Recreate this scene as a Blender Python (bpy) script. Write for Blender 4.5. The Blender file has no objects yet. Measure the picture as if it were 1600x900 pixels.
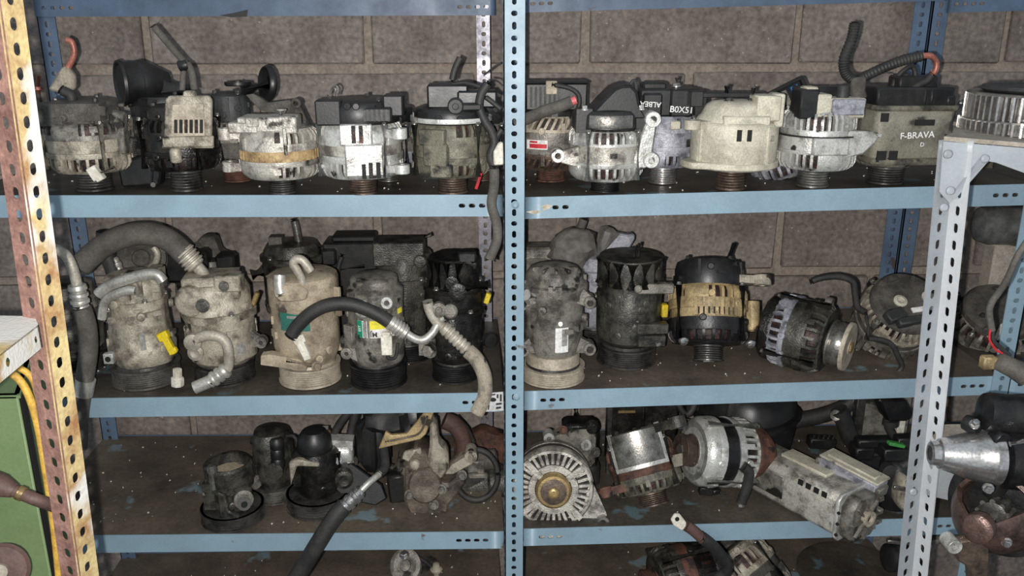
import bpy, bmesh, math, random
from mathutils import Vector, Matrix, Euler
sc = bpy.context.scene
C = sc.collection
rad = math.radians
sin, cos, pi = math.sin, math.cos, math.pi

# ---------------------------------------------------------------- camera
F = 1350.0                       # focal length in pixels of the 1600 x 900 frame
PITCH, YAW = rad(17.3), rad(2.5)
CAM = Vector((-0.068, 0.0, 1.60))
fh = Vector((sin(YAW), cos(YAW), 0))
fwd = fh * cos(PITCH) + Vector((0, 0, -sin(PITCH)))
rgt = Vector((cos(YAW), -sin(YAW), 0))
upv = rgt.cross(fwd)
cd = bpy.data.cameras.new('camera'); cam = bpy.data.objects.new('camera', cd); C.objects.link(cam)
cd.sensor_width = 36; cd.lens = F / 1600 * 36; cd.clip_start = 0.02
cam.matrix_world = Matrix.Translation(CAM) @ Matrix((rgt, upv, -fwd)).transposed().to_4x4()
sc.camera = cam

# ---------------------------------------------------------------- light: workshop ambience + the phone's flash
w = bpy.data.worlds.new('world'); sc.world = w; w.use_nodes = True
w.node_tree.nodes['Background'].inputs[0].default_value = (0.80, 0.90, 1.0, 1)
w.node_tree.nodes['Background'].inputs[1].default_value = 0.20
fl = bpy.data.lights.new('phone_flash', 'SPOT'); flo = bpy.data.objects.new('phone_flash', fl); C.objects.link(flo)
fl.energy = 42; fl.shadow_soft_size = 0.006; fl.color = (1.0, 0.965, 0.92)
fl.spot_size = rad(150); fl.spot_blend = 1.0
flo.location = CAM - rgt * 0.032 - upv * 0.014
flo.rotation_euler = (-( -(fwd + upv * 0.05 + rgt * 0.05))).to_track_quat('-Z', 'Y').to_euler()
sc.view_settings.view_transform = 'Standard'; sc.view_settings.look = 'None'
sc.view_settings.gamma = 1; sc.view_settings.use_curve_mapping = False
sc.view_settings.exposure = 1.35

# ---------------------------------------------------------------- helpers: pixels of the photograph to places in the room
YF, YB, YW, BAY = 1.483, 1.885, 1.935, 0.90        # shelf front, back posts, wall face, bay width
def ray(px, py): return fwd * F + rgt * (px - 800) - upv * (py - 450)
def at(px, py, Y):
    d = ray(px, py); return CAM + d * ((Y - CAM.y) / d.y)
def line(px0, py0, px1, py1):
    a, b = at(px0, py0, YF), at(px1, py1, YF); k = (b.z - a.z) / (b.x - a.x)
    return (a.z - k * a.x, k)
SH = {'TL': line(80, 305, 780, 304), 'TR': line(822, 308, 1460, 291), 'ML': line(140, 622, 783, 613),
      'MR': line(822, 611, 1440, 591), 'LL': line(160, 836, 783, 830), 'LR': line(822, 826, 1380, 811)}
SH['BL'] = (SH['LL'][0] - .31, 0.0); SH['BR'] = (SH['LL'][0] - .31, 0.0)
def on(px, py, sh):
    z0, k = SH[sh]; d = ray(px, py)
    t = (z0 + k * CAM.x - CAM.z) / (d.z - k * d.x); return CAM + d * t
def proj(P):
    v = P - CAM; z = v.dot(fwd); return (800 + F * v.dot(rgt) / z, 450 - F * v.dot(upv) / z)

# ---------------------------------------------------------------- materials (all procedural)
def lin(c): return tuple((x / 12.92 if x <= .04045 else ((x + .055) / 1.055) ** 2.4) for x in [v / 255 for v in c]) + (1,)
MATS = {}
def pm(name, col, dirt=None, amt=.5, metal=0.0, rough=.55, bump=.25, scale=35, fine=260, sharp=.12, coat=0, trans=0, speck=None, grain=.55):
    m = bpy.data.materials.new(name); m.use_nodes = True; N = m.node_tree.nodes; L = m.node_tree.links
    b = N['Principled BSDF']; b.inputs['Metallic'].default_value = metal
    tc = N.new('ShaderNodeTexCoord'); oi = N.new('ShaderNodeObjectInfo')
    ad = N.new('ShaderNodeVectorMath'); ad.operation = 'MULTIPLY_ADD'
    ad.inputs[1].default_value = (1, 1, 1); L.new(tc.outputs['Object'], ad.inputs[0])
    mm = N.new('ShaderNodeMath'); mm.operation = 'MULTIPLY'; mm.inputs[1].default_value = 17.0
    L.new(oi.outputs['Random'], mm.inputs[0]); L.new(mm.outputs[0], ad.inputs[2])
    n1 = N.new('ShaderNodeTexNoise'); n1.inputs['Scale'].default_value = scale; n1.inputs['Detail'].default_value = 6; n1.inputs['Roughness'].default_value = .65
    n2 = N.new('ShaderNodeTexNoise'); n2.inputs['Scale'].default_value = fine; n2.inputs['Detail'].default_value = 3
    L.new(ad.outputs[0], n1.inputs['Vector']); L.new(ad.outputs[0], n2.inputs['Vector'])
    mr = N.new('ShaderNodeMapRange'); e = 1 - amt
    e = .5 + (e - .5) * .5
    mr.inputs[1].default_value = e - sharp; mr.inputs[2].default_value = e + sharp; L.new(n1.outputs[0], mr.inputs[0])
    mx = N.new('ShaderNodeMix'); mx.data_type = 'RGBA'
    mx.inputs[6].default_value = lin(col); mx.inputs[7].default_value = lin(dirt or tuple(int(x * .72) for x in col)); L.new(mr.outputs[0], mx.inputs[0])
    m2 = N.new('ShaderNodeMix'); m2.data_type = 'RGBA'; m2.blend_type = 'MULTIPLY'; m2.inputs[0].default_value = grain
    r2 = N.new('ShaderNodeMapRange'); r2.inputs[1].default_value = .3; r2.inputs[2].default_value = .7; r2.inputs[3].default_value = .55; r2.inputs[4].default_value = 1.2
    L.new(n2.outputs[0], r2.inputs[0]); L.new(mx.outputs[2], m2.inputs[6]); L.new(r2.outputs[0], m2.inputs[7])
    out = m2.outputs[2]
    if speck:
        n3 = N.new('ShaderNodeTexNoise'); n3.inputs['Scale'].default_value = speck[1]; n3.inputs['Detail'].default_value = 4; L.new(ad.outputs[0], n3.inputs['Vector'])
        r3 = N.new('ShaderNodeMapRange'); r3.inputs[1].default_value = speck[2]; r3.inputs[2].default_value = speck[2] + .05; L.new(n3.outputs[0], r3.inputs[0])
        m3 = N.new('ShaderNodeMix'); m3.data_type = 'RGBA'; L.new(r3.outputs[0], m3.inputs[0]); L.new(out, m3.inputs[6]); m3.inputs[7].default_value = lin(speck[0]); out = m3.outputs[2]
    L.new(out, b.inputs['Base Color'])
    rr = N.new('ShaderNodeMapRange'); rr.inputs[3].default_value = max(.08, rough - .14); rr.inputs[4].default_value = min(1, rough + .2); L.new(n1.outputs[0], rr.inputs[0]); L.new(rr.outputs[0], b.inputs['Roughness'])
    if bump:
        bp = N.new('ShaderNodeBump'); bp.inputs['Strength'].default_value = bump; bp.inputs['Distance'].default_value = .002
        L.new(n2.outputs[0], bp.inputs['Height']); L.new(bp.outputs[0], b.inputs['Normal'])
    if coat: b.inputs['Coat Weight'].default_value = coat
    if trans:
        b.inputs['Transmission Weight'].default_value = trans; b.inputs['IOR'].default_value = 1.15
    MATS[name] = m; return m
pm('blue_paint', (137, 163, 178), (116, 136, 150), .3, 0, .42, .05, 9, 300, .25, speck=((96, 84, 72), 26, .715), grain=.15)
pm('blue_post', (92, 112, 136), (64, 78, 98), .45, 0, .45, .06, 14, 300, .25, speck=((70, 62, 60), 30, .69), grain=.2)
pm('shelf_dark', (90, 83, 73), (48, 44, 41), .52, 0, .5, .3, 8, 130, .18, speck=((86, 104, 108), 14, .64), grain=.5)
pm('greige', (146, 143, 128), (92, 88, 80), .42, .1, .55, .4, 16, 330, .16, speck=((58, 55, 50), 14, .63))
pm('galv', (150, 148, 156), (96, 96, 104), .4, .5, .4, .1, 40)
pm('shelf_top', (112, 102, 88), (66, 58, 52), .52, 0, .6, .3, 7, 130, .2, speck=((112, 128, 134), 13, .64), grain=.5)
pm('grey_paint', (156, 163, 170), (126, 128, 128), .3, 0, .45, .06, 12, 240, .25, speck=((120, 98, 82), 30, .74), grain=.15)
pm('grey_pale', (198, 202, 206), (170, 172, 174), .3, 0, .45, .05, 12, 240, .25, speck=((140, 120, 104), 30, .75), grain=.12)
pm('yellow_rust', (200, 182, 132), (150, 108, 72), .42, 0, .6, .4, 24, 220, .14, speck=((208, 206, 200), 7, .52), grain=.4)
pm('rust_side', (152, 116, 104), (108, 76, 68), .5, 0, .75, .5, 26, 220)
pm('block', (144, 134, 126), (104, 95, 90), .5, 0, .92, 1.0, 9, 95, .2, speck=((172, 163, 154), 130, .69), grain=.85)
pm('mortar', (158, 146, 133), (128, 117, 108), .5, 0, .95, .9, 30, 150, .2, grain=.6)
pm('concrete', (90, 84, 80), (60, 56, 54), .5, 0, .9, .5, 5)
pm('alu', (192, 188, 178), (104, 99, 92), .42, .3, .44, .5, 34, 330, .10, speck=((52, 49, 45), 24, .63))
pm('alu_clean', (212, 212, 207), (132, 130, 124), .36, .45, .36, .35, 30, 330, .10, speck=((58, 55, 52), 26, .65))
pm('alu_warm', (174, 166, 150), (98, 91, 80), .44, .2, .5, .5, 30, 330, .10, speck=((50, 46, 41), 22, .62))
pm('alu_dusty', (176, 163, 141), (122, 109, 93), .44, .05, .7, .5, 24, 330, .12, speck=((78, 69, 60), 20, .62))
pm('alu_grey', (138, 134, 125), (76, 72, 67), .46, .25, .46, .5, 32, 330, .10, speck=((38, 36, 33), 22, .6))
pm('alu_dark', (84, 82, 75), (36, 35, 33), .5, .3, .38, .5, 32, 330, .10, speck=((130, 127, 118), 40, .68))
pm('alu_blue', (166, 167, 176), (98, 98, 106), .4, .25, .48, .4, 32, 330, .10, speck=((48, 47, 48), 24, .64))
pm('cream', (204, 199, 180), (146, 140, 125), .36, .05, .6, .4, 20, 330, .16, speck=((92, 88, 78), 15, .65))
pm('grime', (96, 92, 86), (56, 53, 49), .5, .05, .7, .6, 34, 330, .14)
pm('oily', (28, 27, 26), (58, 56, 51), .36, .35, .3, .5, 34, 300, .12)
pm('olive', (116, 113, 98), (56, 54, 48), .46, .15, .5, .5, 30, 330, .11, speck=((28, 27, 25), 18, .6))
pm('soil', (112, 101, 88), (62, 55, 49), .48, .1, .55, .6, 30, 330, .12, speck=((36, 32, 29), 20, .61))
pm('tan_alu', (182, 160, 118), (104, 90, 66), .42, .15, .48, .5, 26, 330, .12, speck=((46, 40, 34), 22, .62))
pm('laminate', (186, 160, 116), (120, 96, 68), .4, .1, .6, .4, 50)
pm('black_plastic', (23, 24, 25), (42, 41, 40), .36, 0, .4, .08, 22, 260, .16)
pm('grey_plastic', (58, 60, 60), (38, 38, 38), .45, 0, .55, .3, 26, 260, .16)
pm('rubber', (36, 36, 36), (58, 56, 53), .34, 0, .58, .25, 30, 300, .16)
pm('rubber_dusty', (96, 92, 86), (64, 60, 56), .42, 0, .75, .25, 26, 300, .16)
pm('rubber_pale', (158, 148, 132), (104, 98, 88), .36, 0, .75, .3, 40, 300, .1, speck=((40, 36, 32), 46, .66))
pm('steel', (150, 148, 142), (84, 80, 76), .4, .75, .3, .2, 40)
pm('steel_dark', (88, 86, 83), (44, 43, 42), .45, .5, .32, .2, 40)
pm('steel_brown', (112, 96, 84), (64, 54, 48), .45, .5, .42, .3, 40)
pm('steel_pale', (186, 176, 158), (140, 130, 114), .4, .2, .6, .3, 30)
pm('chrome', (218, 216, 214), (150, 146, 142), .3, .9, .2, .1, 30)
pm('rust', (108, 72, 58), (58, 42, 36), .48, .1, .7, .6, 40, 300, .12, speck=((38, 32, 30), 24, .62))
pm('copper', (176, 112, 96), (124, 74, 62), .4, .3, .4, .2, 40)
pm('winding', (82, 50, 42), (22, 18, 17), .68, .3, .5, .6, 70)
pm('dark_hole', (24, 23, 22), (14, 13, 13), .5, 0, .7, .2)
pm('pipe_alu', (198, 196, 188), (146, 142, 132), .34, .55, .34, .12, 30)
pm('pipe_dusty', (176, 170, 156), (128, 122, 110), .4, .2, .5, .2, 30)
pm('white_plastic', (222, 218, 204), (170, 162, 146), .34, 0, .5, .15, 30)
pm('paint_white', (236, 236, 236), (200, 200, 200), .3, 0, .5, 0)
pm('yellow_plastic', (222, 196, 40), (164, 140, 36), .34, 0, .45, .1)
pm('label_white', (226, 226, 224), (186, 182, 176), .3, 0, .5, .05)
pm('label_yellow', (226, 214, 60), (190, 176, 60), .3, 0, .5, .05)
pm('label_green', (28, 140, 104), (24, 110, 88), .3, 0, .5, .05)
pm('label_teal', (40, 104, 92), (60, 96, 88), .4, 0, .6, .05)
pm('label_grey', (150, 148, 144), (112, 110, 106), .4, 0, .6, .05, 120)
pm('ink', (40, 40, 42), (60, 60, 60), .3, 0, .6, 0)
pm('red', (196, 40, 52), (140, 36, 42), .35, 0, .5, .1)
pm('pink', (214, 110, 112), (176, 84, 84), .35, 0, .5, .1)
pm('blue_plastic', (64, 116, 176), (50, 80, 120), .35, 0, .45, .1)
pm('green_paint', (114, 134, 92), (90, 110, 72), .4, 0, .5, .06, 8, 240, .25, speck=((60, 66, 48), 18, .7), grain=.2)
pm('green_plastic', (62, 140, 66), (46, 104, 48), .3, 0, .5, .1)
pm('yellow_hose', (206, 166, 70), (160, 122, 52), .4, 0, .6, .2, 30)
pm('brown_rubber', (92, 68, 62), (64, 48, 46), .4, 0, .6, .2, 30)
pm('brass', (178, 154, 106), (120, 100, 70), .4, .6, .34, .2)
pm('black_paint', (22, 22, 24), (40, 39, 38), .4, .1, .35, .2, 30)
pm('paper', (196, 196, 196), (150, 150, 150), .4, 0, .7, .1)
pm('brown_steel', (106, 84, 76), (58, 46, 42), .45, .45, .36, .4, 34)
pm('card', (164, 156, 144), (136, 128, 116), .4, 0, .9, .2)
pm('bag', (180, 176, 170), (120, 116, 112), .4, 0, .18, .8, 40, 60, .2, trans=.55)
pm('bag_dark', (120, 120, 118), (70, 70, 70), .4, 0, .16, .9, 40, 60, .2, trans=.35)

# ---------------------------------------------------------------- geometry: every function returns (verts, faces)
def cat(*gs):
    V, Fc = [], []
    for v, f in gs:
        o = len(V); V += list(v); Fc += [tuple(i + o for i in q) for q in f]
    return V, Fc
def xf(g, M): return [tuple(M @ Vector(v)) for v in g[0]], g[1]
def mv(g, x=0, y=0, z=0): return [(a + x, b + y, c + z) for a, b, c in g[0]], g[1]
def rot(g, rx=0, ry=0, rz=0, c=(0, 0, 0)):
    M = Matrix.Translation(c) @ Euler((rad(rx), rad(ry), rad(rz))).to_matrix().to_4x4() @ Matrix.Translation([-a for a in c]); return xf(g, M)
def lathe(prof, seg=36, c=(0, 0), lob=None, caps=True):
    V, Fc = [], []
    for r, h in prof:
        for i in range(seg):
            a = 2 * pi * i / seg; rr = r * (lob(a, h) if lob else 1)
            V.append((c[0] + rr * sin(a), c[1] - rr * cos(a), h))
    n = len(prof)
    for j in range(n - 1):
        for i in range(seg):
            k = (i + 1) % seg; Fc.append((j * seg + i, j * seg + k, (j + 1) * seg + k, (j + 1) * seg + i))
    if caps: Fc.append(tuple(range(seg))[::-1]); Fc.append(tuple((n - 1) * seg + i for i in range(seg)))
    return V, Fc
def frame(d):
    d = Vector(d).normalized(); a = Vector((0, 0, 1)) if abs(d.z) < .9 else Vector((1, 0, 0))
    u = d.cross(a).normalized(); return u, u.cross(d).normalized()
def sweep(P, R, seg=10, caps=True):
    V, Fc = [], []; n = len(P); P = [Vector(p) for p in P]
    u = None
    for i in range(n):
        d = (P[min(i + 1, n - 1)] - P[max(i - 1, 0)]).normalized()
        if u is None: u, v = frame(d)
        else: u = (u - d * u.dot(d)).normalized(); v = d.cross(u)
        for k in range(seg):
            a = 2 * pi * k / seg; V.append(tuple(P[i] + (u * cos(a) + v * sin(a)) * R[i]))
    for i in range(n - 1):
        for k in range(seg):
            q = (k + 1) % seg; Fc.append((i * seg + k, i * seg + q, (i + 1) * seg + q, (i + 1) * seg + k))
    if caps: Fc.append(tuple(range(seg))[::-1]); Fc.append(tuple((n - 1) * seg + k for k in range(seg)))
    return V, Fc
def spline(pts, sub=6):
    P = [Vector(p) for p in pts]; P = [P[0] * 2 - P[1]] + P + [P[-1] * 2 - P[-2]]; out = []
    for i in range(1, len(P) - 2):
        for s in range(sub):
            t = s / sub; a, b, c, d = P[i - 1:i + 3]
            out.append(.5 * ((2 * b) + (c - a) * t + (2 * a - 5 * b + 4 * c - d) * t * t + (3 * b - a - 3 * c + d) * t ** 3))
    out.append(P[-2]); return out
def pipe(pts, r, seg=10, sub=6):
    S = spline(pts, sub); return sweep(S, [r] * len(S), seg)
def corr(pts, r, seg=10, sub=10, amp=.12):
    S = spline(pts, sub); return sweep(S, [r * (1 + (amp if i % 2 else -amp)) for i in range(len(S))], seg)
def hollow(pts, r, ri, seg=16, sub=6):        # an open-ended hose: outer wall, inner wall, annular ends
    S = spline(pts, sub); o = sweep(S, [r] * len(S), seg, False); i_ = sweep(S, [ri] * len(S), seg, False)
    n = len(S); V, Fc = cat(o, i_); k0 = n * seg
    for e in (0, n - 1):
        for k in range(seg):
            q = (k + 1) % seg; Fc.append((e * seg + k, e * seg + q, k0 + e * seg + q, k0 + e * seg + k))
    mid = n // 2; Fc.append(tuple(k0 + mid * seg + k for k in range(seg)))
    return V, Fc
def cyl(p0, p1, r0, r1=None, seg=14): return sweep([p0, p1], [r0, r0 if r1 is None else r1], seg)
def prof(p0, d, pr, seg=20):                  # lathe about an arbitrary axis: pr = [(radius, distance)]
    d = Vector(d).normalized(); p0 = Vector(p0); u, v = frame(d); V, Fc = [], []
    for r, t in pr:
        for k in range(seg):
            a = 2 * pi * k / seg; V.append(tuple(p0 + d * t + (u * cos(a) + v * sin(a)) * r))
    for i in range(len(pr) - 1):
        for k in range(seg):
            q = (k + 1) % seg; Fc.append((i * seg + k, i * seg + q, (i + 1) * seg + q, (i + 1) * seg + k))
    Fc.append(tuple(range(seg))[::-1]); Fc.append(tuple((len(pr) - 1) * seg + k for k in range(seg)))
    return V, Fc
def ring(p0, d, ro, ri, t, seg=20):           # hollow boss with a real hole
    g = prof(p0, d, [(ri, t * .3), (ri, 0), (ro * .93, 0), (ro, ro * .08), (ro, t), (ri, t), (ri, t * .3)], seg); return g[0], g[1][:-2]
def box(c, s, rx=0, ry=0, rz=0):
    x, y, z = [k / 2 for k in s]
    g = ([(-x, -y, -z), (x, -y, -z), (x, y, -z), (-x, y, -z), (-x, -y, z), (x, -y, z), (x, y, z), (-x, y, z)],
         [(0, 3, 2, 1), (4, 5, 6, 7), (0, 1, 5, 4), (1, 2, 6, 5), (2, 3, 7, 6), (3, 0, 4, 7)])
    if rx or ry or rz: g = rot(g, rx, ry, rz)
    return mv(g, *c)
def prism(poly, y0, y1):                      # outline in (x, height), given a depth
    n = len(poly); V = [(x, y0, z) for x, z in poly] + [(x, y1, z) for x, z in poly]
    return V, [tuple(range(n)), tuple(range(n, 2 * n))[::-1]] + [(i, (i + 1) % n, n + (i + 1) % n, n + i) for i in range(n)]
def slab(poly, z0, z1):                       # outline in plan (x, depth)
    n = len(poly); V = [(x, y, z0) for x, y in poly] + [(x, y, z1) for x, y in poly]
    return V, [tuple(range(n))[::-1], tuple(range(n, 2 * n))] + [(i, (i + 1) % n, n + (i + 1) % n, n + i) for i in range(n)]
def pol(a, r): return (r * sin(rad(a)), -r * cos(rad(a)))      # a = 0 faces the camera, + to the right
def finring(outer, depth, n, wd, a0=0, a1=360, twist=0):
    V, Fc = [], []; m = len(outer)
    for i in range(n):
        a = rad(a0 + (a1 - a0) * (i + .5) / n); o = len(V)
        for sgn in (-1, 1):
            for r, h in outer:
                for dr in (0, depth):
                    q = a + sgn * wd / 2 / r; q += rad(twist) * (h - outer[0][1]); rr = r - dr
                    V.append((rr * sin(q), -rr * cos(q), h))
        s = 2 * m
        for j in range(m - 1):
            b = o + 2 * j
            Fc += [(b, b + s, b + s + 2, b + 2), (b + 1, b + 3, b + s + 3, b + s + 1), (b, b + 2, b + 3, b + 1), (b + s, b + s + 1, b + s + 3, b + s + 2)]
        Fc += [(o, o + 1, o + s + 1, o + s), (o + 2 * m - 2, o + s + 2 * m - 2, o + s + 2 * m - 1, o + 2 * m - 1)]
    return V, Fc
def sector(pr, a0, a1, dep, n=6):             # thick wall patch between two bearings
    V, Fc = [], []; m = len(pr)
    for i in range(n + 1):
        a = rad(a0 + (a1 - a0) * i / n)
        for r, h in pr: V.append((r * sin(a), -r * cos(a), h))
        for r, h in pr: V.append(((r - dep) * sin(a), -(r - dep) * cos(a), h))
    s = 2 * m
    for i in range(n):
        for j in range(m - 1):
            b = i * s + j; Fc += [(b, b + s, b + s + 1, b + 1), (b + m, b + m + 1, b + s + m + 1, b + s + m)]
        b = i * s; Fc += [(b, b + m, b + s + m, b + s), (b + m - 1, b + s + m - 1, b + s + 2 * m - 1, b + 2 * m - 1)]
    for b in (0, n * s):
        for j in range(m - 1): Fc.append((b + j, b + j + 1, b + m + j + 1, b + m + j))
    return V, Fc
def ribbed(r, h0, h1, n=5, flange=1.06, depth=2.2):
    pr = [(r * .6, h0), (r * flange, h0), (r * flange, h0 + (h1 - h0) * .1)]; a, b = h0 + (h1 - h0) * .14, h1 - (h1 - h0) * .14
    for i in range(n):
        t0 = a + (b - a) * i / n; t1 = a + (b - a) * (i + 1) / n; d = (t1 - t0)
        pr += [(r - depth, t0), (r, t0 + d * .35), (r, t0 + d * .65), (r - depth, t1)]
    pr += [(r * flange, h1 - (h1 - h0) * .1), (r * flange, h1), (r * .6, h1)]
    return lathe(pr, 40)
def hexbolt(p, d, r, t): return cat(prof(p, d, [(r * 1.3, 0), (r * 1.3, t * .25), (r * 1.25, t * .3)], 14), prof(p, d, [(r, 0), (r, t * .85), (r * .8, t)], 6))
def lug(x0, z0, x1, z1, w0, ro, ri, y, th):   # ear whose bolt hole runs front to back
    dx, dz = x1 - x0, z1 - z0; L = math.hypot(dx, dz); nx, nz = -dz / L, dx / L; k = .92
    web = prism([(x0 + nx * w0, z0 + nz * w0), (x1 + nx * ro * k - dx / L * ro * .4, z1 + nz * ro * k - dz / L * ro * .4), (x1 - nx * ro * k - dx / L * ro * .4, z1 - nz * ro * k - dz / L * ro * .4), (x0 - nx * w0, z0 - nz * w0)], y + th * .22, y + th * .8)
    return cat(web, ring((x1, y, z1), (0, 1, 0), ro, ri, th))
def vlug(a, r, L, h0, h1, ro, ri, w0):        # ear whose bolt hole is upright
    p = pol(a, r + L); q = pol(a, r * .8); d = Vector((p[0] - q[0], p[1] - q[1])).normalized(); nx, ny = -d.y, d.x
    web = slab([(q[0] + nx * w0, q[1] + ny * w0), (q[0] - nx * w0, q[1] - ny * w0), (p[0] - d.x * ro * .5 - nx * ro * .9, p[1] - d.y * ro * .5 - ny * ro * .9), (p[0] - d.x * ro * .5 + nx * ro * .9, p[1] - d.y * ro * .5 + ny * ro * .9)], h0 + (h1 - h0) * .12, h1 - (h1 - h0) * .12)
    return cat(web, ring((p[0], p[1], h0), (0, 0, 1), ro, ri, h1 - h0))
def greeble(r, h0, h1, n, seed, a0=-110, a1=110, big=1.0):
    R = random.Random(seed); gs = []
    for i in range(n):
        a = a0 + (a1 - a0) * (i + R.random() * .8) / n; h = h0 + (h1 - h0) * R.random(); k = R.random(); x, y = pol(a, r)
        if k < .35:
            gs.append(prof((x * .93, y * .93, h), (x, y, 0), [(5.5 * big, 0), (5.5 * big, r * .07 + 3), (4.2 * big, r * .07 + 4), (2.2 * big, r * .07 + 4), (2.2 * big, r * .07 + 1)], 12))
        elif k < .7:
            L = min(h1 - h0, (10 + 22 * R.random()) * big); hh = min(h, h1 - L)
            gs.append(box((x * .98, y * .98, hh + L / 2), (4 + 5 * R.random() * big, 7, L), rz=a))
        else:
            gs.append(box((x * .97, y * .97, h), ((9 + 13 * R.random()) * big, 8, (4 + 7 * R.random()) * big), rz=a))
    return cat(*gs)
def textgeo(s, size):
    c = bpy.data.curves.new('t', 'FONT'); c.body = s; c.size = size; c.align_x = 'CENTER'; c.align_y = 'CENTER'; c.offset = size * .012
    c.resolution_u = 3
    o = bpy.data.objects.new('t', c); C.objects.link(o); dg = bpy.context.evaluated_depsgraph_get()
    m = bpy.data.meshes.new_from_object(o.evaluated_get(dg)); g = ([tuple(v.co) for v in m.vertices], [tuple(p.vertices) for p in m.polygons])
    bpy.data.objects.remove(o); bpy.data.curves.remove(c); bpy.data.meshes.remove(m); return g
def stand(g): return [(x, 0, y) for x, y, z in g[0]], g[1]     # text plane upright, facing the camera
def wrap(g, r, a=0):                                           # bend an upright flat patch round a drum
    V = []
    for x, y, z in g[0]:
        q = x / r + rad(a); V.append((r * sin(q), -r * cos(q), z))
    return V, g[1]
def patch(w_, h_, n=8):
    V = [(-w_ / 2 + w_ * i / n, 0, z) for i in range(n + 1) for z in (-h_ / 2, h_ / 2)]
    return V, [(2 * i, 2 * i + 2, 2 * i + 3, 2 * i + 1) for i in range(n)]

# ---------------------------------------------------------------- objects
def mesh(name, g, mat, bevel=0, sharp=38, flat=False):
    me = bpy.data.meshes.new(name); bm = bmesh.new()
    vs = [bm.verts.new(v) for v in g[0]]
    for f in g[1]:
        try: bm.faces.new([vs[i] for i in f])
        except ValueError: pass
    bmesh.ops.remove_doubles(bm, verts=bm.verts, dist=1e-6)
    if not flat: bmesh.ops.recalc_face_normals(bm, faces=bm.faces)
    if bevel:
        es = [e for e in bm.edges if len(e.link_faces) == 2 and e.calc_face_angle(0) > .6]
        bmesh.ops.bevel(bm, geom=es, offset=bevel, segments=1, affect='EDGES', clamp_overlap=True)
    for f in bm.faces: f.smooth = not flat
    bm.to_mesh(me); bm.free(); me.set_sharp_from_angle(angle=rad(sharp)); me.materials.append(MATS[mat]); return me
def tag(o, label=None, cat_=None, group=None, kind=None):
    if label: o['label'] = label
    if cat_: o['category'] = cat_
    if group: o['group'] = group
    if kind: o['kind'] = kind
    return o
def link(name, me, parent=None):
    o = bpy.data.objects.new(name, me); C.objects.link(o)
    if parent: o.parent = parent
    return o
JR = random.Random(77)                        # keeps faces of touching pieces from lying in one plane
class Th:
    """a thing: an Empty at its base; parts are given in photograph pixels (x right, y back, z up) at that depth"""
    def __init__(s, name, label, cat_, px, py, sh=None, r=0, Y=None, group=None, rot=(0, 0, 0), lift=0, iso=False, k=1.0):
        p = on(px, py, sh) if sh else at(px, py, Y)
        zc = (p - CAM).dot(fwd); s.s = zc / F * k
        v = (p - CAM); ang = math.atan2(-v.z, v.y); s.v = s.s if iso else .12 / (proj(p)[1] - proj(p + Vector((0, 0, .12)))[1]) * k
        p = p + Vector((0, r * s.s, lift * s.v))
        s.o = bpy.data.objects.new(name, None); C.objects.link(s.o); s.o.location = p; s.o.empty_display_size = .02
        s.o.rotation_euler = tuple(rad(a) for a in rot); tag(s.o, label, cat_, group)
    def add(s, name, mat, *gs, parent=None, bevel=0, label=None, sharp=38):
        if len(gs) > 1: gs = [mv(q, JR.uniform(-.3, .3), JR.uniform(-.35, .35), JR.uniform(-.3, .3)) for q in gs]
        g = cat(*gs); me = mesh(name, ([(x * s.s, y * s.s, z * s.v) for x, y, z in g[0]], g[1]), mat, bevel * s.s, sharp)
        o = link(name, me, parent or s.o)
        if label: o['label'] = label
        return o
    def orient(s, d, px, py, Y, hc):
        '''turn the thing so that its pulley end points along d, its mid point (hc px up its axis) seen at px, py at depth Y'''
        q = Vector((0, 0, -1)).rotation_difference(Vector(d).normalized()); s.o.rotation_euler = q.to_euler()
        s.o.location = at(px, py, Y) - q @ Vector((0, 0, hc * s.v)); return s
    def loc(s, px, py, y=0):
        """photograph pixel -> local pixel units on the plane y px behind the thing's axis (unrotated things only)"""
        p = at(px, py, s.o.location.y + y * s.s) - s.o.location; return (p.x / s.s, y, p.z / s.v)
# ================================================================ THE SETTING
def struct(name, g, mat, bevel=0):
    return tag(link(name, mesh(name, g, mat, bevel)), kind='structure')
floor = struct('floor', box((0, 1.0, -.03), (6, 4.5, .06)), 'concrete')
wall = struct('wall_back', box((0, YW + .075, 1.3), (5.2, .12, 2.6)), 'mortar')
BW, BH, JT = .468, .2355, .019
zj = at(900, 107, YW).z; xj = at(915, 50, YW).x; xj2 = xj + BW * .5
blk = []
for i in range(4):
    R = random.Random(i); g = box((0, 0, 0), (BW - JT, .06, BH - JT)); g = ([(x + R.uniform(-.003, .003), y, z + R.uniform(-.003, .003)) for x, y, z in g[0]], g[1])
    blk.append(mesh('concrete_block', g, 'block', .004))
R = random.Random(4)
for row in range(-8, 4):
    for col in range(-5, 6):
        x = xj + (col + .5) * BW + (0 if row % 2 == 0 else BW / 2); z = zj + (row + .5) * BH
        if z < -.05 or z > 2.5 or abs(x) > 2.3: continue
        o = link('concrete_block', blk[R.randrange(4)], wall); o.location = (x, YW + .032 + R.uniform(-.002, .003), z)

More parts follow.
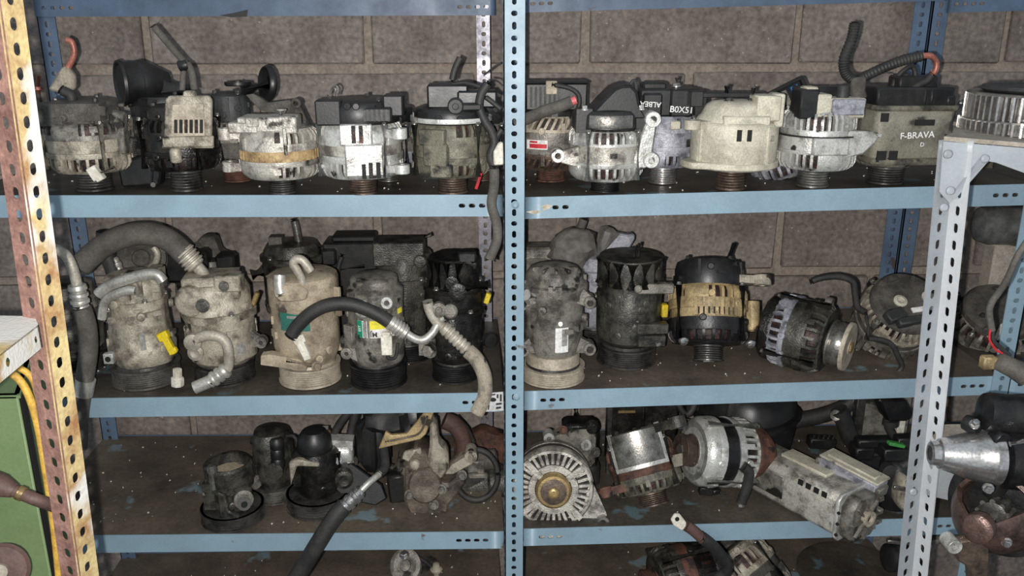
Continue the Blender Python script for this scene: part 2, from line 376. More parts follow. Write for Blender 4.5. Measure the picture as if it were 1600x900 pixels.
# ---------------------------------------------------------------- slotted steel shelving
def slots(L, W, holes, t=.002):
    """flat strip 0..L by 0..W in x,z with real slotted holes; holes = [(x, z, width, height)]; returns geometry facing -y"""
    V, Fc = [], []; u = 0.0; N = 16
    def quad(a, b):
        if b - a > .06:
            m = int((b - a) / .05) + 1
            for i in range(m): quad(a + (b - a) * i / m, a + (b - a) * (i + 1) / m)
            return
        o = len(V); V.extend([(a, 0, 0), (b, 0, 0), (b, 0, W), (a, 0, W)]); Fc.append((o, o + 1, o + 2, o + 3))
    for hx, hz, hw, hh in sorted(holes):
        c = max(hw, .012) * .5 + .0015; a, b = hx - c, hx + c
        if a > u: quad(u, a)
        o = len(V)
        for i in range(N):
            q = 2 * pi * (i + .5) / N; cx, cz = cos(q), sin(q)
            rr = min(hw, hh) / 2; ex, ez = hw / 2 - rr, hh / 2 - rr
            ix, iz = hx + cx * rr + math.copysign(ex, cx), hz + cz * rr + math.copysign(ez, cz)
            k = min((c / abs(cx)) if abs(cx) > 1e-6 else 9, ((W - hz if cz > 0 else hz) / abs(cz)) if abs(cz) > 1e-6 else 9)
            V.append((hx + cx * k, 0, hz + cz * k)); V.append((ix, 0, iz)); V.append((ix, t, iz))
        for i in range(N):
            p, q = o + 3 * i, o + 3 * ((i + 1) % N); Fc += [(p, q, q + 1, p + 1), (p + 1, q + 1, q + 2, p + 2)]
        # corner triangles between the fan and the cell rectangle
        for ca in (45, 135, 225, 315):
            q = rad(ca); cx, cz = (b if cos(q) > 0 else a), (W if sin(q) > 0 else 0)
            base = len(V); V.append((cx, 0, cz))
            ang = math.atan2(cz - hz, cx - hx) % (2 * pi); i = int((ang / (2 * pi) * N - .5) // 1) % N
            Fc.append((o + 3 * i, base, o + 3 * ((i + 1) % N)))
        u = b
    if u < L: quad(u, L)
    o = len(V); V.extend([(0, 0, 0), (L, 0, 0), (L, t, 0), (0, t, 0), (0, 0, W), (L, 0, W), (L, t, W), (0, t, W)]); Fc.extend([(o, o + 1, o + 2, o + 3), (o + 4, o + 5, o + 6, o + 7)])
    return V, Fc
def swapzx(g): return [(z, y, x) for x, y, z in g[0]], g[1]
def post(name, x, y, z0, z1, W, mat, parent, pitch=.0195, side=1, D=.036, lean=0, big=1.0, alt=True):
    hs = []; n = int((z1 - z0) / pitch)
    for i in range(n):
        hs.append(((i + .5) * pitch, W / 2, (.0125 if (i % 2 or not alt) else .0085) * big, (.0075 if (i % 2 or not alt) else .0105) * big))
    face = swapzx(slots(z1 - z0, W, hs))
    hs2 = [(h[0], D / 2, h[2], h[3]) for h in hs]
    sd = [(0 if side < 0 else W, y_, z_) for y_, _, z_ in swapzx(slots(z1 - z0, D, hs2))[0]]
    g2 = slots(z1 - z0, D, hs2); sd = ([((W if side > 0 else 0) + (-yy if side > 0 else yy), zz, xx) for xx, yy, zz in g2[0]], g2[1])
    o = link(name, mesh(name, cat(face, sd), mat, flat=True), parent); o.location = (x, y, z0); o.rotation_euler = (0, rad(lean), 0); return o
def rack(label, x0, x1, keys, spec):
    root = bpy.data.objects.new('shelving_rack', None); C.objects.link(root); root.location = (x0, YF, 0)
    tag(root, label, 'shelving', 'blue shelving racks along the block wall')
    def sub(name, g, mat, parent=None, bevel=0):
        o = link(name, mesh(name, ([(x - x0, y - YF, z) for x, y, z in g[0]], g[1]), mat, bevel, flat=True), root)
        if parent: o.parent = parent
        return o
    for key in keys:
        z0, k = SH[key]; za, zb = z0 + k * x0, z0 + k * x1
        pan = sub('shelf_panel', ([(x0, YF, za - .002), (x1, YF, zb - .002), (x1, YB + .02, zb - .002), (x0, YB + .02, za - .002), (x0, YF, za - .004), (x1, YF, zb - .004), (x1, YB + .02, zb - .004), (x0, YB + .02, za - .004)],
                  [(0, 1, 2, 3), (4, 5, 6, 7), (0, 1, 5, 4), (1, 2, 6, 5), (2, 3, 7, 6), (3, 0, 4, 7)]), 'shelf_top' if key in ('LL', 'MR', 'BL', 'BR') else 'shelf_dark')
        W = .0385; L = x1 - x0; hz = W * .5
        hs = [(.036 + .0175 * i, hz, .0115, .0072) for i in range(3)] + [(L - .036 - .0175 * i, hz, .0115, .0072) for i in range(3 if key != 'LL' else 4)]
        g = slots(L, W, hs); g = ([(x + x0, y + YF - .0015, z + za - W + (zb - za) * x / L) for x, y, z in g[0]], g[1])
        lip = sub('front_lip', g, 'blue_paint', pan)
        fold = ([(x0, YF - .0015, za - W), (x1, YF - .0015, zb - W), (x1, YF + .014, zb - W), (x0, YF + .014, za - W)], [(0, 1, 2, 3)]); sub('lip_return', fold, 'blue_paint', pan)
        bk = ([(x0, YB + .018, za - W), (x1, YB + .018, zb - W), (x1, YB + .018, zb), (x0, YB + .018, za), (x0, YB + .02, za - W), (x1, YB + .02, zb - W), (x1, YB + .02, zb), (x0, YB + .02, za)],
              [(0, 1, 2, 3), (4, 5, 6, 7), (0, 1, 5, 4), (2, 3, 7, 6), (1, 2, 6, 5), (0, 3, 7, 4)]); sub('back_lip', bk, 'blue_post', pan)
    for (x, y, W, mat, side) in spec: post('post', x - x0, y - YF, 0.0, 2.15, W, mat, root, side=side)
    # tie beam along the back posts
    za, zb = (at(60, 26, YB - .004).z, at(780, 24, YB - .004).z) if x0 < -.1 else (at(822, 20, YB - .004).z, at(1450, 1, YB - .004).z)
    L = x1 - x0; W = .034; hs = [(.02 + .018 * i, W * .5, .011, .007) for i in range(4)] + [(L - .02 - .018 * i, W * .5, .011, .007) for i in range(4)]
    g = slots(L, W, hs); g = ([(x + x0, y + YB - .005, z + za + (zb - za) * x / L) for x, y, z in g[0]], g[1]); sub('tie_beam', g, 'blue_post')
    return root
PW = .0355
xl, xr, xb = -.955, BAY + .032, BAY + .004
rackL = rack('blue slotted-angle shelving bay left of the pale blue centre post', xl, -.0195, ['TL', 'ML', 'LL', 'BL'],
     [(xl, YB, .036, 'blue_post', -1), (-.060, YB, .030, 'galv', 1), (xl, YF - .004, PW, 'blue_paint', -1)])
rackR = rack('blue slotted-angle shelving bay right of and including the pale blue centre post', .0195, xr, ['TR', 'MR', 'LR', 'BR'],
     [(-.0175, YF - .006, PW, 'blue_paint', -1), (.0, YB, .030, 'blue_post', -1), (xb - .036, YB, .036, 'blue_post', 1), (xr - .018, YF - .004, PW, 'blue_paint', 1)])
SH['TX'], SH['MX'], SH['LX'] = SH['TR'], SH['MR'], SH['LR']
rackX = rack('blue slotted-angle shelving bay past the grey rack, at the right edge', xr + .004, xr + .90, ['TX', 'MX', 'LX'],
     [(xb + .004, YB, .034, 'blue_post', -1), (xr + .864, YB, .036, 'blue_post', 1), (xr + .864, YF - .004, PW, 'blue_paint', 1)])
# bolts on the centre post
for pxy in ((805, 320), (807, 620)):
    p = at(pxy[0], pxy[1], YF - .006); o = link('bolt', mesh('bolt', cat(prof((0, 0, 0), (0, -1, 0), [(.007, 0), (.007, .002), (.0055, .003), (.0055, .004), (.003, .006)], 14)), 'blue_paint'), rackR); o.location = p - rackR.location

# a torn printed sticker on the end of the middle left lip, chipped paint beside the centre post, a scrap of tape on the tie beam
def flatpart(name, pts, Y, mat, parent, th=.0006):
    n = len(pts); P = [at(px, py, Y) - parent.location for px, py in pts]; V = [tuple(p) for p in P] + [tuple(p - Vector((0, th, 0))) for p in P]
    return link(name, mesh(name, (V, [tuple(range(n)), tuple(range(n, 2 * n))[::-1]] + [(i, (i + 1) % n, n + (i + 1) % n, n + i) for i in range(n)]), mat), parent)
st = flatpart('sticker', ((764, 614), (786, 612), (787, 641), (758, 643)), YF - .0018, 'paper', rackL)
for q in (((776, 616), (779, 616), (779, 622), (776, 622)), ((781, 616), (784, 616), (784, 627), (781, 627)), ((768, 616), (774, 615), (774, 617), (768, 618)), ((775, 630), (784, 629), (784, 632), (775, 633)), ((775, 636), (783, 635), (783, 638), (775, 639)), ((763, 633), (765, 633), (764, 640), (762, 640))):
    flatpart('sticker_print', q, YF - .0026, 'ink', rackL)
flatpart('sticker_hole', [(770.5 + 5 * cos(2 * pi * i / 14), 624.5 + 3.2 * sin(2 * pi * i / 14)) for i in range(14)], YF - .0026, 'dark_hole', rackL)
for q in (((846, 322), (853, 319), (863, 321), (858, 326), (849, 329)), ((822, 331), (836, 328), (848, 331), (834, 335))): flatpart('paint_chip', q, YF - .0018, 'steel_pale', rackR, .0003)
flatpart('tape_scrap', ((343, 24), (366, 20), (387, 15), (386, 26), (360, 27)), YB - .0062, 'rubber', rackL)
# ================================================================ ALTERNATORS AND COMPRESSORS: shared builders
def bell(t, name, mat, h0, h1, r, rc, n=26, hs=.6, up=False, pads=(), wd=4.2, core='winding', twist=0, plate=True, extra=None):
    """vented die-cast end bell: fins between an end plate and a solid ring, copper winding behind the vents"""
    H = h1 - h0; S = H * min(.86, hs * 1.25); c = min(H * .45, r - rc + 2)
    out = [(rc, 0), ((rc + r) / 2 + 1.5, c * .45), (r, c), (r, max(S, c + 1))]
    gs = []; used = lambda a: any(p0 <= a <= p1 for p0, p1 in pads)
    for i in range(n):
        a = -180 + 360 * (i + .5) / n
        if not used(a): gs.append(finring(out, 9, 1, wd, a - 1, a + 1, twist))
    for p0, p1 in pads: gs.append(sector(out, p0, p1, 9, max(2, int((p1 - p0) / 8))))
    gs.append(lathe([(r - 8, out[-1][1] - 1), (r, out[-1][1] - 1), (r + .8, out[-1][1] + 1), (r + .8, H), (r - 8, H)], 48))
    if plate: gs.append(lathe([(rc * .45, -2), (rc * .5, -2), (rc * .55, 0), (rc, 0), (rc + 2, 2.5), (rc, 4), (rc * .45, 4)], 44))
    g = cat(*gs); k = lathe([(r - 14, 1.5), (r - 8.5, c), (r - 8.5, out[-1][1])], 36)
    fx = (lambda G: ([(x, y, h1 - z) for x, y, z in G[0]], G[1])) if up else (lambda G: ([(x, y, h0 + z) for x, y, z in G[0]], G[1]))
    o = t.add(name, mat, fx(g), *([extra] if extra else [])); t.add('winding', core, fx(k), parent=o); return o
def alt(t, rp, hp, r, a, b, c, d, e=None, mf='alu', ms='grime', mr=None, mc='black_plastic', mp='steel_dark', n=26, fs=.6, rs=.6, pf=(), pr=(), bosses=(-140, -60, 40, 120), ng=5, seed=1, rcov=.86, grooves=5, tw=0, rr=None, cx=0, band=None):
    """upright alternator: pulley 0..hp, front bell a..b, stator b..c, rear bell c..d, rear cover d..e"""
    mr = mr or mf; rr = rr or r
    p = t.add('pulley', mp, ribbed(rp, 0, hp, grooves))
    t.add('shaft_nut', 'steel', prof((0, 0, -1.5), (0, 0, 1), [(rp * .42, 0), (rp * .42, 3)], 6), parent=p)
    t.add('nose', mf, lathe([(rp * .7, hp - 1), (rp * .8, hp + (a - hp) * .5), (r * .45, a), (r * .45, a + 2)], 28))
    ex = []
    for an in bosses:
        x, y = pol(an, r + 1.5); ex.append(cyl((x, y, a + 3), (x, y, d - 3), 5.2, 5.2, 12)); t.add('bolt', 'steel', hexbolt((x, y, d - 3), (0, 0, 1), 3.4, 5))
    if ng: ex.append(greeble(r - 1, a + (b - a) * .35, b, ng, seed, -75, 75))
    f = bell(t, 'front_housing', mf, a, b, r, r * .84, n, fs, False, pf, twist=tw, extra=cat(*ex) if ex else None)
    t.add('stator', ms, lathe([(r - 5, b - 1), (r - 1.5, b), (r - 1.5, c), (r - 5, c + 1)], 48), *([finring([(r - .5, b + 1), (r - .5, c - 1)], 4, 44, 3.4)] if band else []))
    q = bell(t, 'rear_housing', mr, c, d, rr, rr * .84, n, rs, True, pr, twist=-tw, extra=greeble(rr - 1, c, d - (d - c) * .4, ng, seed + 50, -75, 75) if ng else None)
    if e:
        rv = rr * rcov; cv = t.add('rear_cover', mc, lathe([(rv * .98, d - 3), (rv, d), (rv, d + (e - d) * .62), (rv * .93, d + (e - d) * .9), (rv * .7, e), (rv * .3, e)], 40), greeble(rv - 1, d + 2, e - 6, 8, seed + 9, -95, 95))
        for q_ in (-70, 50, 170): t.add('cover_bolt', 'steel_dark', hexbolt((pol(q_, rv * .72)[0], pol(q_, rv * .72)[1], e - 2), (0, 0, 1), 3.6, 6), parent=cv)
        return f, q, cv
    return f, q, None
def comp(t, rp, hp, body, mb='alu_grey', mp='steel_dark', grooves=6, flanges=(), ng=10, seed=1, bolts=5, clutch='steel_dark', lob=.02, nl=5, gap=4, pdepth=2.6, extra=()):
    """upright air-conditioning compressor standing on its pulley; body = [(radius, height)]"""
    p = t.add('pulley', mp, ribbed(rp, 0, hp, grooves, 1.03, pdepth))
    t.add('clutch_hub', clutch, lathe([(rp * .5, hp - 2), (rp * .88, hp - 1), (rp * .86, hp + gap), (body[0][0] * .8, hp + gap + 1)], 36), parent=p)
    lf = (lambda a, h: 1 + lob * cos(nl * a + .8) + lob * .5 * cos(2 * nl * a))
    rm = max(r for r, h in body)
    b = t.add('body', mb, lathe(body, 60, lob=lf), *([greeble(rm - 2, body[0][1] + 8, body[-1][1] - 22, int(ng * 1.6), seed, -120, 120, 1.15)] if ng else []), *extra)
    for h0, h1, r in flanges:
        fo = t.add('flange', mb, lathe([(r - 4, h0), (r, h0 + 1), (r, h1 - 1), (r - 4, h1)], 60, lob=lf))
        for i in range(bolts): t.add('bolt', 'steel', hexbolt((pol(36 + 72 * i, r - 3)[0], pol(36 + 72 * i, r - 3)[1], h1 - 1), (0, 0, 1), 3.6, 5), parent=fo)
    return b
def ferrule(pts, r, n=4):                      # crimped hose end between two points
    a, b = Vector(pts[0]), Vector(pts[1]); L = (b - a).length; pr = [(r * .8, 0), (r, L * .03)]
    for i in range(n):
        u = L * (.08 + .8 * i / n); v = L * .8 / n; pr += [(r, u), (r * 1.08, u + v * .15), (r * 1.08, u + v * .55), (r * .9, u + v * .65), (r * .9, u + v * .95)]
    pr += [(r * .95, L * .92), (r * .7, L)]
    return prof(a, b - a, pr, 18)
# ================================================================ TOP SHELF, LEFT BAY
t = Th('alternator', 'dusty grey alternator with a pale boot and red cable end on top', 'alternator', 138, 300, 'TL', 27)
f, q, cv = alt(t, 27, 30, 62, 32, 64, 84, 112, 142, 'alu_warm', 'alu_warm', 'alu_grey', 'grime', 'steel_dark', 30, .62, .6, pr=((-30, 12),), seed=3, rcov=.84, ng=3)
t.add('mounting_bracket', 'alu_grey', prism([(44, 62), (64, 58), (68, 122), (46, 126)], -26, -6), bevel=2)
b = t.add('terminal_boot', 'rubber_pale', prism([t.loc(*p)[::2] for p in ((78, 140), (98, 105), (106, 103), (118, 118), (118, 140), (105, 146))], -8, 8), bevel=3)
t.add('copper_cable', 'copper', pipe([t.loc(*p) for p in ((103, 112), (112, 95), (116, 82), (112, 66), (104, 62))], 4.6, 10), parent=b)
t.add('cable_sleeve', 'rubber', pipe([t.loc(*p, y=-20) for p in ((95, 140), (112, 152), (104, 176), (84, 188))], 8, 12))
t.add('terminal_stud', 'copper', cyl(t.loc(60, 146), t.loc(60, 118), 3.6), hexbolt(t.loc(60, 140), (0, 0, 1), 6, 5))
c = t.add('connector', 'white_plastic', box((32, -66, 37), (15, 12, 21), ry=-28), box((38, -66, 30), (12, 13, 10), ry=-28), bevel=1)
t.add('pin', 'steel', cyl((38, -66, 36), (62, -70, 46), 2.2), parent=c)
t.add('regulator', 'grime', box((12, -38, 126), (66, 30, 26)), box((-34, -34, 122), (36, 32, 34)), box((40, -40, 130), (28, 26, 14), ry=8), greeble(56, 108, 140, 9, 77), bevel=2.5)

t = Th('alternator', 'dark alternator carrying a wide black air duct whose mouth points left', 'alternator', 262, 278, 'TL', 20)
f, q, cv = alt(t, 20, 20, 56, 22, 50, 70, 98, 130, 'alu_dark', 'oily', 'alu_dark', 'black_plastic', seed=8)
m0, m1 = t.loc(186, 130, -34), t.loc(240, 128, -6)
d = Vector(m1) - Vector(m0)
du = t.add('air_duct', 'black_plastic', prof(m0, d, [(26, 6), (31, 0), (34, 0), (35, 4), (32, 8), (32, d.length * .55), (34, d.length * .6), (34, d.length * .75), (27, d.length), (15, d.length * 1.45)], 36))
t.add('duct_throat', 'dark_hole', prof(Vector(m0) + d * .06, d, [(27, 0), (24, 2), (20, 20)], 30), parent=du)
t.add('duct_arm', 'black_plastic', prism([t.loc(*p)[::2] for p in ((232, 104), (250, 110), (268, 128), (300, 132), (300, 142), (262, 146), (238, 150))], -20, 12), parent=du, bevel=3)

t = Th('blower_motor', 'small black boxy motor lying between the dusty alternator and the window bracket one', 'motor', 214, 294, 'TL', 16)
t.add('case', 'black_plastic', box((0, 0, 25), (52, 30, 46), ry=-4), box((30, -4, 16), (14, 24, 28), ry=10), bevel=4); t.add('lug', 'steel', prof((27, -18, 6), (0, -1, 0), [(4, 0), (4, 3)], 10)); t.add('spring', 'steel', corr([(-8, -4, 48), (-6, -6, 62), (0, -8, 78)], 7, 12, 8, .2))
t = Th('alternator', 'oily black alternator with a silver slotted window bracket and grey vent tube', 'alternator', 285, 300, 'TL', 23)
f, q, cv = alt(t, 23, 32, 57, 36, 66, 86, 116, 134, 'oily', 'oily', 'oily', 'oily', 'steel_dark', 28, .6, .55, seed=12, ng=7)
def L(px, py, y): p = t.loc(px, py, y); return (p[0], p[2])
y0 = -62
bk = t.add('window_bracket', 'alu_warm', prism([L(252, 232, y0), L(256, 222, y0), L(258, 156, y0), L(264, 150, y0), L(326, 150, y0), L(331, 157, y0), L(330, 220, y0), L(334, 232, y0)], y0, y0 + 9), prism([L(285, 152, y0), L(287, 142, y0), L(303, 142, y0), L(305, 152, y0)], y0 - 1, y0 + 14), prism([L(253, 214, y0 - 4), L(333, 212, y0 - 4), L(333, 229, y0 - 4), L(254, 231, y0 - 4)], y0 - 5, y0 + 2), bevel=1.6)
t.add('window_panel', 'steel_pale', prism([L(270, 164, y0 - 2), L(318, 162, y0 - 2), L(320, 212, y0 - 2), L(268, 212, y0 - 2)], y0 - 3, y0), parent=bk)
for i in range(6): t.add('vent_slot', 'winding' if i in (2, 4) else 'dark_hole', prism([L(272 + i * 8, 187, y0 - 4), L(277 + i * 8, 187, y0 - 4), L(277 + i * 8, 208, y0 - 4), L(272 + i * 8, 208, y0 - 4)], y0 - 4, y0), parent=bk)
t.add('clamp_boss', 'alu_warm', prof((*pol(8, 56), 52), (0, 0, 1), [(7, 0), (9, 3), (9, 16), (8, 20), (6, 22)], 16))
h = t.add('vent_tube', 'rubber_dusty', pipe([t.loc(*p, y=4) for p in ((239, 40), (252, 55), (275, 82), (291, 100))], 5.4, 12), pipe([t.loc(*p, y=4) for p in ((289, 97), (287, 112), (285, 140))], 4.6), pipe([t.loc(*p, y=4) for p in ((291, 97), (299, 112), (304, 140))], 5.6))
t.add('tube_clip', 'black_plastic', cat(prof(t.loc(287, 102, 4), (1, 0, .25), [(8, -7), (9, -5), (9, 5), (8, 7)], 14)), parent=h)

t = Th('alternator', 'grimy grey alternator with a round black intake funnel, standing behind the tan banded one', 'alternator', 366, 285, 'TL', 20)
f, q, cv = alt(t, 20, 18, 48, 22, 50, 66, 96, 138, 'grime', 'grime', 'alu_grey', 'grey_plastic', 'rust', 30, seed=21, rcov=.62)
m0 = Vector(t.loc(420, 130, 6)); dv = Vector((-.8, -.55, .1))
du = t.add('intake_funnel', 'black_plastic', prof(m0, dv, [(8, -6), (24, -4), (28, 0), (28, 4), (25, 8), (22, 5), (10, 2)], 32), cyl(m0 - dv * 2, m0 - Vector((40, 0, 10)), 12, 16, 20), ring(t.loc(372, 134, 0), (0, 0, 1), 20, 12, 6))
t.add('bracket_arm', 'grime', prism([L(385, 148, -10), L(396, 146, -10), L(420, 160, -10), L(452, 156, -10), L(470, 166, -10), L(486, 200, -10), L(478, 208, -10), L(462, 186, -10), L(444, 178, -10), L(408, 172, -10)], -14, 2), ring(t.loc(462, 162, -20), (0, 1, 0), 8, 3.5, 12), prism([L(432, 160, -10), L(462, 160, -10), L(470, 196, -10), L(440, 192, -10)], -4, 16), bevel=2)

t = Th('alternator', 'pale silver alternator with a tan laminated band round its middle', 'alternator', 438, 304, 'TL', 21)
f, q, cv = alt(t, 21, 25, 61, 27, 56, 72, 104, None, 'alu', 'laminate', 'alu', None, 'steel_dark', 34, .6, .55, pf=((-95, 8),), pr=((-60, 6),), seed=31, bosses=(-150, 150), ng=2, band=True)
t.add('rear_block', 'alu', box((-10, -22, 112), (76, 60, 22)), box((-40, -34, 108), (44, 40, 16)), box((26, -30, 112), (26, 44, 26)), cyl((10, -10, 104), (10, -10, 132), 9), box((-26, -52, 116), (20, 6, 14)), bevel=2)
t.add('mounting_ear', 'alu', vlug(-78, 56, 22, 86, 104, 12, 4.5, 12)); t.add('mounting_ear', 'alu', vlug(-80, 56, 20, 36, 52, 12, 4.5, 12))
t.add('casting_rib', 'alu', box((22, -60, 88), (5, 7, 40), rz=20), bevel=1)

t = Th('alternator', 'silver white alternator with a black plastic rear cover and a thin wire hook on top', 'alternator', 565, 305, 'TL', 22)
f, q, cv = alt(t, 22, 27, 65, 30, 66, 82, 116, 148, 'alu_clean', 'alu', 'alu_clean', 'black_plastic', 'steel_brown', 34, .58, .5, pf=((-12, 70),), pr=((-40, 36),), seed=41, ng=3, rcov=.95)
fp = t.add('front_pad', 'alu_clean', box((12, -64, 62), (56, 14, 48), rz=11), bevel=2)
for i, (x, z, hh) in enumerate(((12, 46, 22), (22, 47, 24), (33, 47, 24), (2, 48, 16))): t.add('vent_slot', 'winding' if i == 1 else 'dark_hole', box((x, -72 + abs(x - 12) * .19, z), (6, 4, hh), rz=11), parent=fp, bevel=.4)
rp_ = t.add('rear_pad', 'alu_clean', box((2, -63, 100), (48, 12, 32)), bevel=2)
for x, m in ((-1, 'winding'), (10, 'winding')): t.add('vent_slot', m, box((x, -69, 101), (6, 3, 26)), parent=rp_, bevel=.4)
t.add('mounting_ear', 'alu_clean', vlug(52, 56, 26, 92, 108, 12, 5, 16)); t.add('mounting_ear', 'alu_clean', vlug(56, 56, 24, 38, 52, 12, 5, 16))
t.add('connector_block', 'black_plastic', box((-38, -44, 132), (38, 30, 38)), box((20, -48, 128), (70, 22, 22)), box((56, -24, 140), (30, 40, 32)), bevel=2.5)
for i in range(6): t.add('cooling_fin', 'grey_plastic', box((16 + i * 7, -60, 128), (3, 4, 17)))
t.add('wire_hook', 'steel', pipe([t.loc(*p, y=-6) for p in ((512, 150), (516, 140), (524, 134), (529, 140), (526, 150))], 1.6, 8), pipe([t.loc(*p, y=0) for p in ((518, 136), (524, 140), (522, 150))], 1.4, 8))

t = Th('alternator', 'small grey alternator half hidden behind the silver white one with the wire hook', 'alternator', 606, 284, 'TL', 17)
alt(t, 17, 18, 50, 22, 50, 66, 94, 118, 'alu_blue', 'alu_grey', 'alu_grey', 'black_plastic', 'steel', seed=47, n=30)

t = Th('alternator', 'dark olive alternator with a silver ring and a black cable stub, beside the centre post', 'alternator', 707, 304, 'TL', 23)
f, q, cv = alt(t, 23, 27, 62, 30, 62, 80, 114, 136, 'olive', 'olive', 'olive', 'black_plastic', 'steel_brown', 28, .55, .5, pf=((-70, 10),), pr=((-60, 8),), seed=52, ng=4, rcov=.93)
t.add('side_pad', 'olive', box((-26, -56, 94), (42, 16, 24), rz=-25), box((-22, -58, 68), (38, 16, 34), rz=-22), box((-14, -60, 44), (34, 14, 20), rz=-14), bevel=2)
t.add('clamp_ring', 'alu_clean', lathe([(58, 114), (63, 114), (63.5, 117), (63, 121), (57, 121)], 48))
t.add('round_cap', 'grey_plastic', prof((8, -50, 140), (0, -1, 0), [(12, -10), (12, 8), (10, 11), (5, 11), (4, 9)], 20))
t.add('connector_block', 'black_plastic', box((-4, -10, 152), (62, 44, 36)), box((40, -16, 148), (60, 40, 26)), box((24, -44, 138), (44, 18, 12), rz=10), bevel=3)
t.add('cable_stub', 'rubber', hollow([t.loc(*p, y=-14) for p in ((706, 128), (711, 108), (719, 90))], 5.2, 3.2, 12))
t.add('top_cable', 'rubber', pipe([t.loc(*p, y=-20) for p in ((700, 134), (728, 130), (760, 140), (782, 150))], 3, 8))
t.add('red_tie', 'red', pipe([t.loc(*p, y=-50) for p in ((752, 268), (748, 282), (744, 295))], 2.6, 8))
t = Th('alternator', 'rusty pulley alternator hidden behind the dark olive one', 'alternator', 752, 283, 'TL', 17)
alt(t, 17, 16, 48, 20, 50, 66, 92, 110, 'alu_grey', 'grime', 'alu_grey', 'black_plastic', 'steel_brown', seed=55)
t = Th('wiring_harness', 'black wiring harness with a white plug hanging over the shelf edge beside the centre post', 'harness', 770, 300, Y=YF - .02)
h = t.add('loom', 'rubber', pipe([t.loc(*p, y=0) for p in ((764, 128), (752, 146), (749, 168), (758, 190), (768, 206), (772, 224), (766, 244), (772, 262))], 7, 10), pipe([t.loc(*p, y=0) for p in ((757, 150), (770, 160), (782, 170))], 4), pipe([t.loc(*p, y=4) for p in ((786, 200), (776, 214), (770, 232))], 4.5), bevel=0)
t.add('loom_branch', 'rubber', pipe([t.loc(*p, y=10) for p in ((756, 118), (770, 106), (783, 98))], 1.5, 6), pipe([t.loc(*p, y=10) for p in ((764, 124), (776, 126), (786, 134))], 1.5, 6), parent=h)
t.add('plug', 'white_plastic', prism([L(771, 258, -3), L(771, 236, -3), L(779, 222, -3), L(786, 222, -3), L(787, 257, -3)], -8, 6), bevel=2)
tail = pipe([t.loc(*p, y=-4) for p in ((772, 258), (772, 290), (768, 320), (776, 350), (776, 376), (765, 404))], 8, 10)
t.add('tail_strap', 'rubber_dusty', tail)

# ================================================================ TOP SHELF, RIGHT BAY
t = Th('alternator', 'brown grey alternator with a red and white sticker, right beside the centre post', 'alternator', 862, 285, 'TR', 22)
f, q, cv = alt(t, 22, 20, 58, 22, 48, 82, 106, 116, 'steel_brown', 'alu_grey', 'steel_pale', 'black_plastic', 'rust', 34, .62, .8, seed=61, ng=4, tw=.5)
t.add('sticker', 'label_white', mv(wrap(patch(34, 14), 60.5, -26), 0, 0, 64)); t.add('sticker_print', 'red', mv(wrap(patch(28, 6.5), 60.9, -24), 0, 0, 62), mv(wrap(patch(13, 3), 60.9, -31), 0, 0, 68))
g = t.add('grille_box', 'black_plastic', box((4, -10, 134), (92, 56, 40)), box((4, -10, 155), (96, 60, 4)), bevel=2)
for i in range(7): t.add('grille_bar', 'grey_plastic', box((-34 + i * 7, -39, 134), (3, 4, 30)), parent=g)
t.add('cable_sleeve', 'rubber_dusty', pipe([t.loc(*p, y=-52) for p in ((800, 196), (822, 186), (850, 174), (875, 166), (893, 159))], 9, 14))
t.add('sleeve_tip', 'pink', pipe([t.loc(*p, y=-52) for p in ((890, 160), (900, 156))], 6.5, 12))
t.add('black_lead', 'rubber', pipe([t.loc(*p, y=-46) for p in ((862, 132), (890, 138), (904, 150), (903, 170), (891, 190), (887, 220))], 3.6, 10), pipe([t.loc(*p, y=-30) for p in ((864, 130), (870, 134), (892, 138))], 4, 10), pipe([t.loc(*p, y=-20) for p in ((848, 136), (870, 136))], 3, 8))
t.add('fuse_tab', 'steel_pale', box((-4, -40, 148), (17, 5, 20)), bevel=1)

t = Th('alternator', 'bright silver alternator with a black teardrop cap and two bolt eyes on its right', 'alternator', 948, 301, 'TR', 22)
f, q, cv = alt(t, 22, 18, 58, 21, 50, 76, 100, None, 'alu_clean', 'alu', 'alu_clean', None, 'black_paint', 30, .62, .72, seed=71, ng=2, pf=((-95, -50),), bosses=(-35, 45, 150, -150))
cp = t.add('slip_ring_shroud', 'black_plastic', lathe([(52, 98), (55, 102), (54, 122), (50, 128), (40, 130)], 40), box((-40, -30, 114), (24, 20, 36)), box((44, -28, 114), (22, 20, 36)), bevel=0)
t.add('bearing_band', 'steel', sector([(56.5, 104), (57, 106), (57, 121), (56, 123)], -36, 34, 5, 14))
tear = [L(*p, -6) for p in ((916, 176), (938, 152), (955, 135), (966, 131), (980, 130), (990, 140), (994, 160), (1004, 178), (1004, 184), (914, 184))]
t.add('teardrop_cap', 'black_plastic', prism(tear, -40, 30), bevel=9)
t.add('cap_hook', 'grey_plastic', pipe([t.loc(*p, y=0) for p in ((984, 134), (990, 126), (994, 132), (994, 142))], 3, 8))
t.add('cap_screw', 'alu_clean', hexbolt((-40, -38, 130), (0, 0, 1), 4, 7), hexbolt((46, -36, 130), (0, 0, 1), 4, 7))
fl_ = t.add('flange_arm', 'alu_clean', prism([L(994, 236, -40), L(1006, 200, -40), L(1014, 180, -40), L(1026, 190, -40), L(1018, 240, -40), L(1024, 256, -40), L(996, 268, -40), L(980, 262, -40)], -42, -30), bevel=2)
def eye(px, py, y, ro, ri, th, mat='alu_clean', name='bolt_eye'): p = t.loc(px, py, y); return t.add(name, mat, ring(p, (0, 1, 0), ro, ri, th, 24))
eye(1021, 187, -48, 12, 5.5, 26); eye(1018, 251, -48, 12, 5.5, 26); eye(872, 244, -40, 10.5, 5, 20)
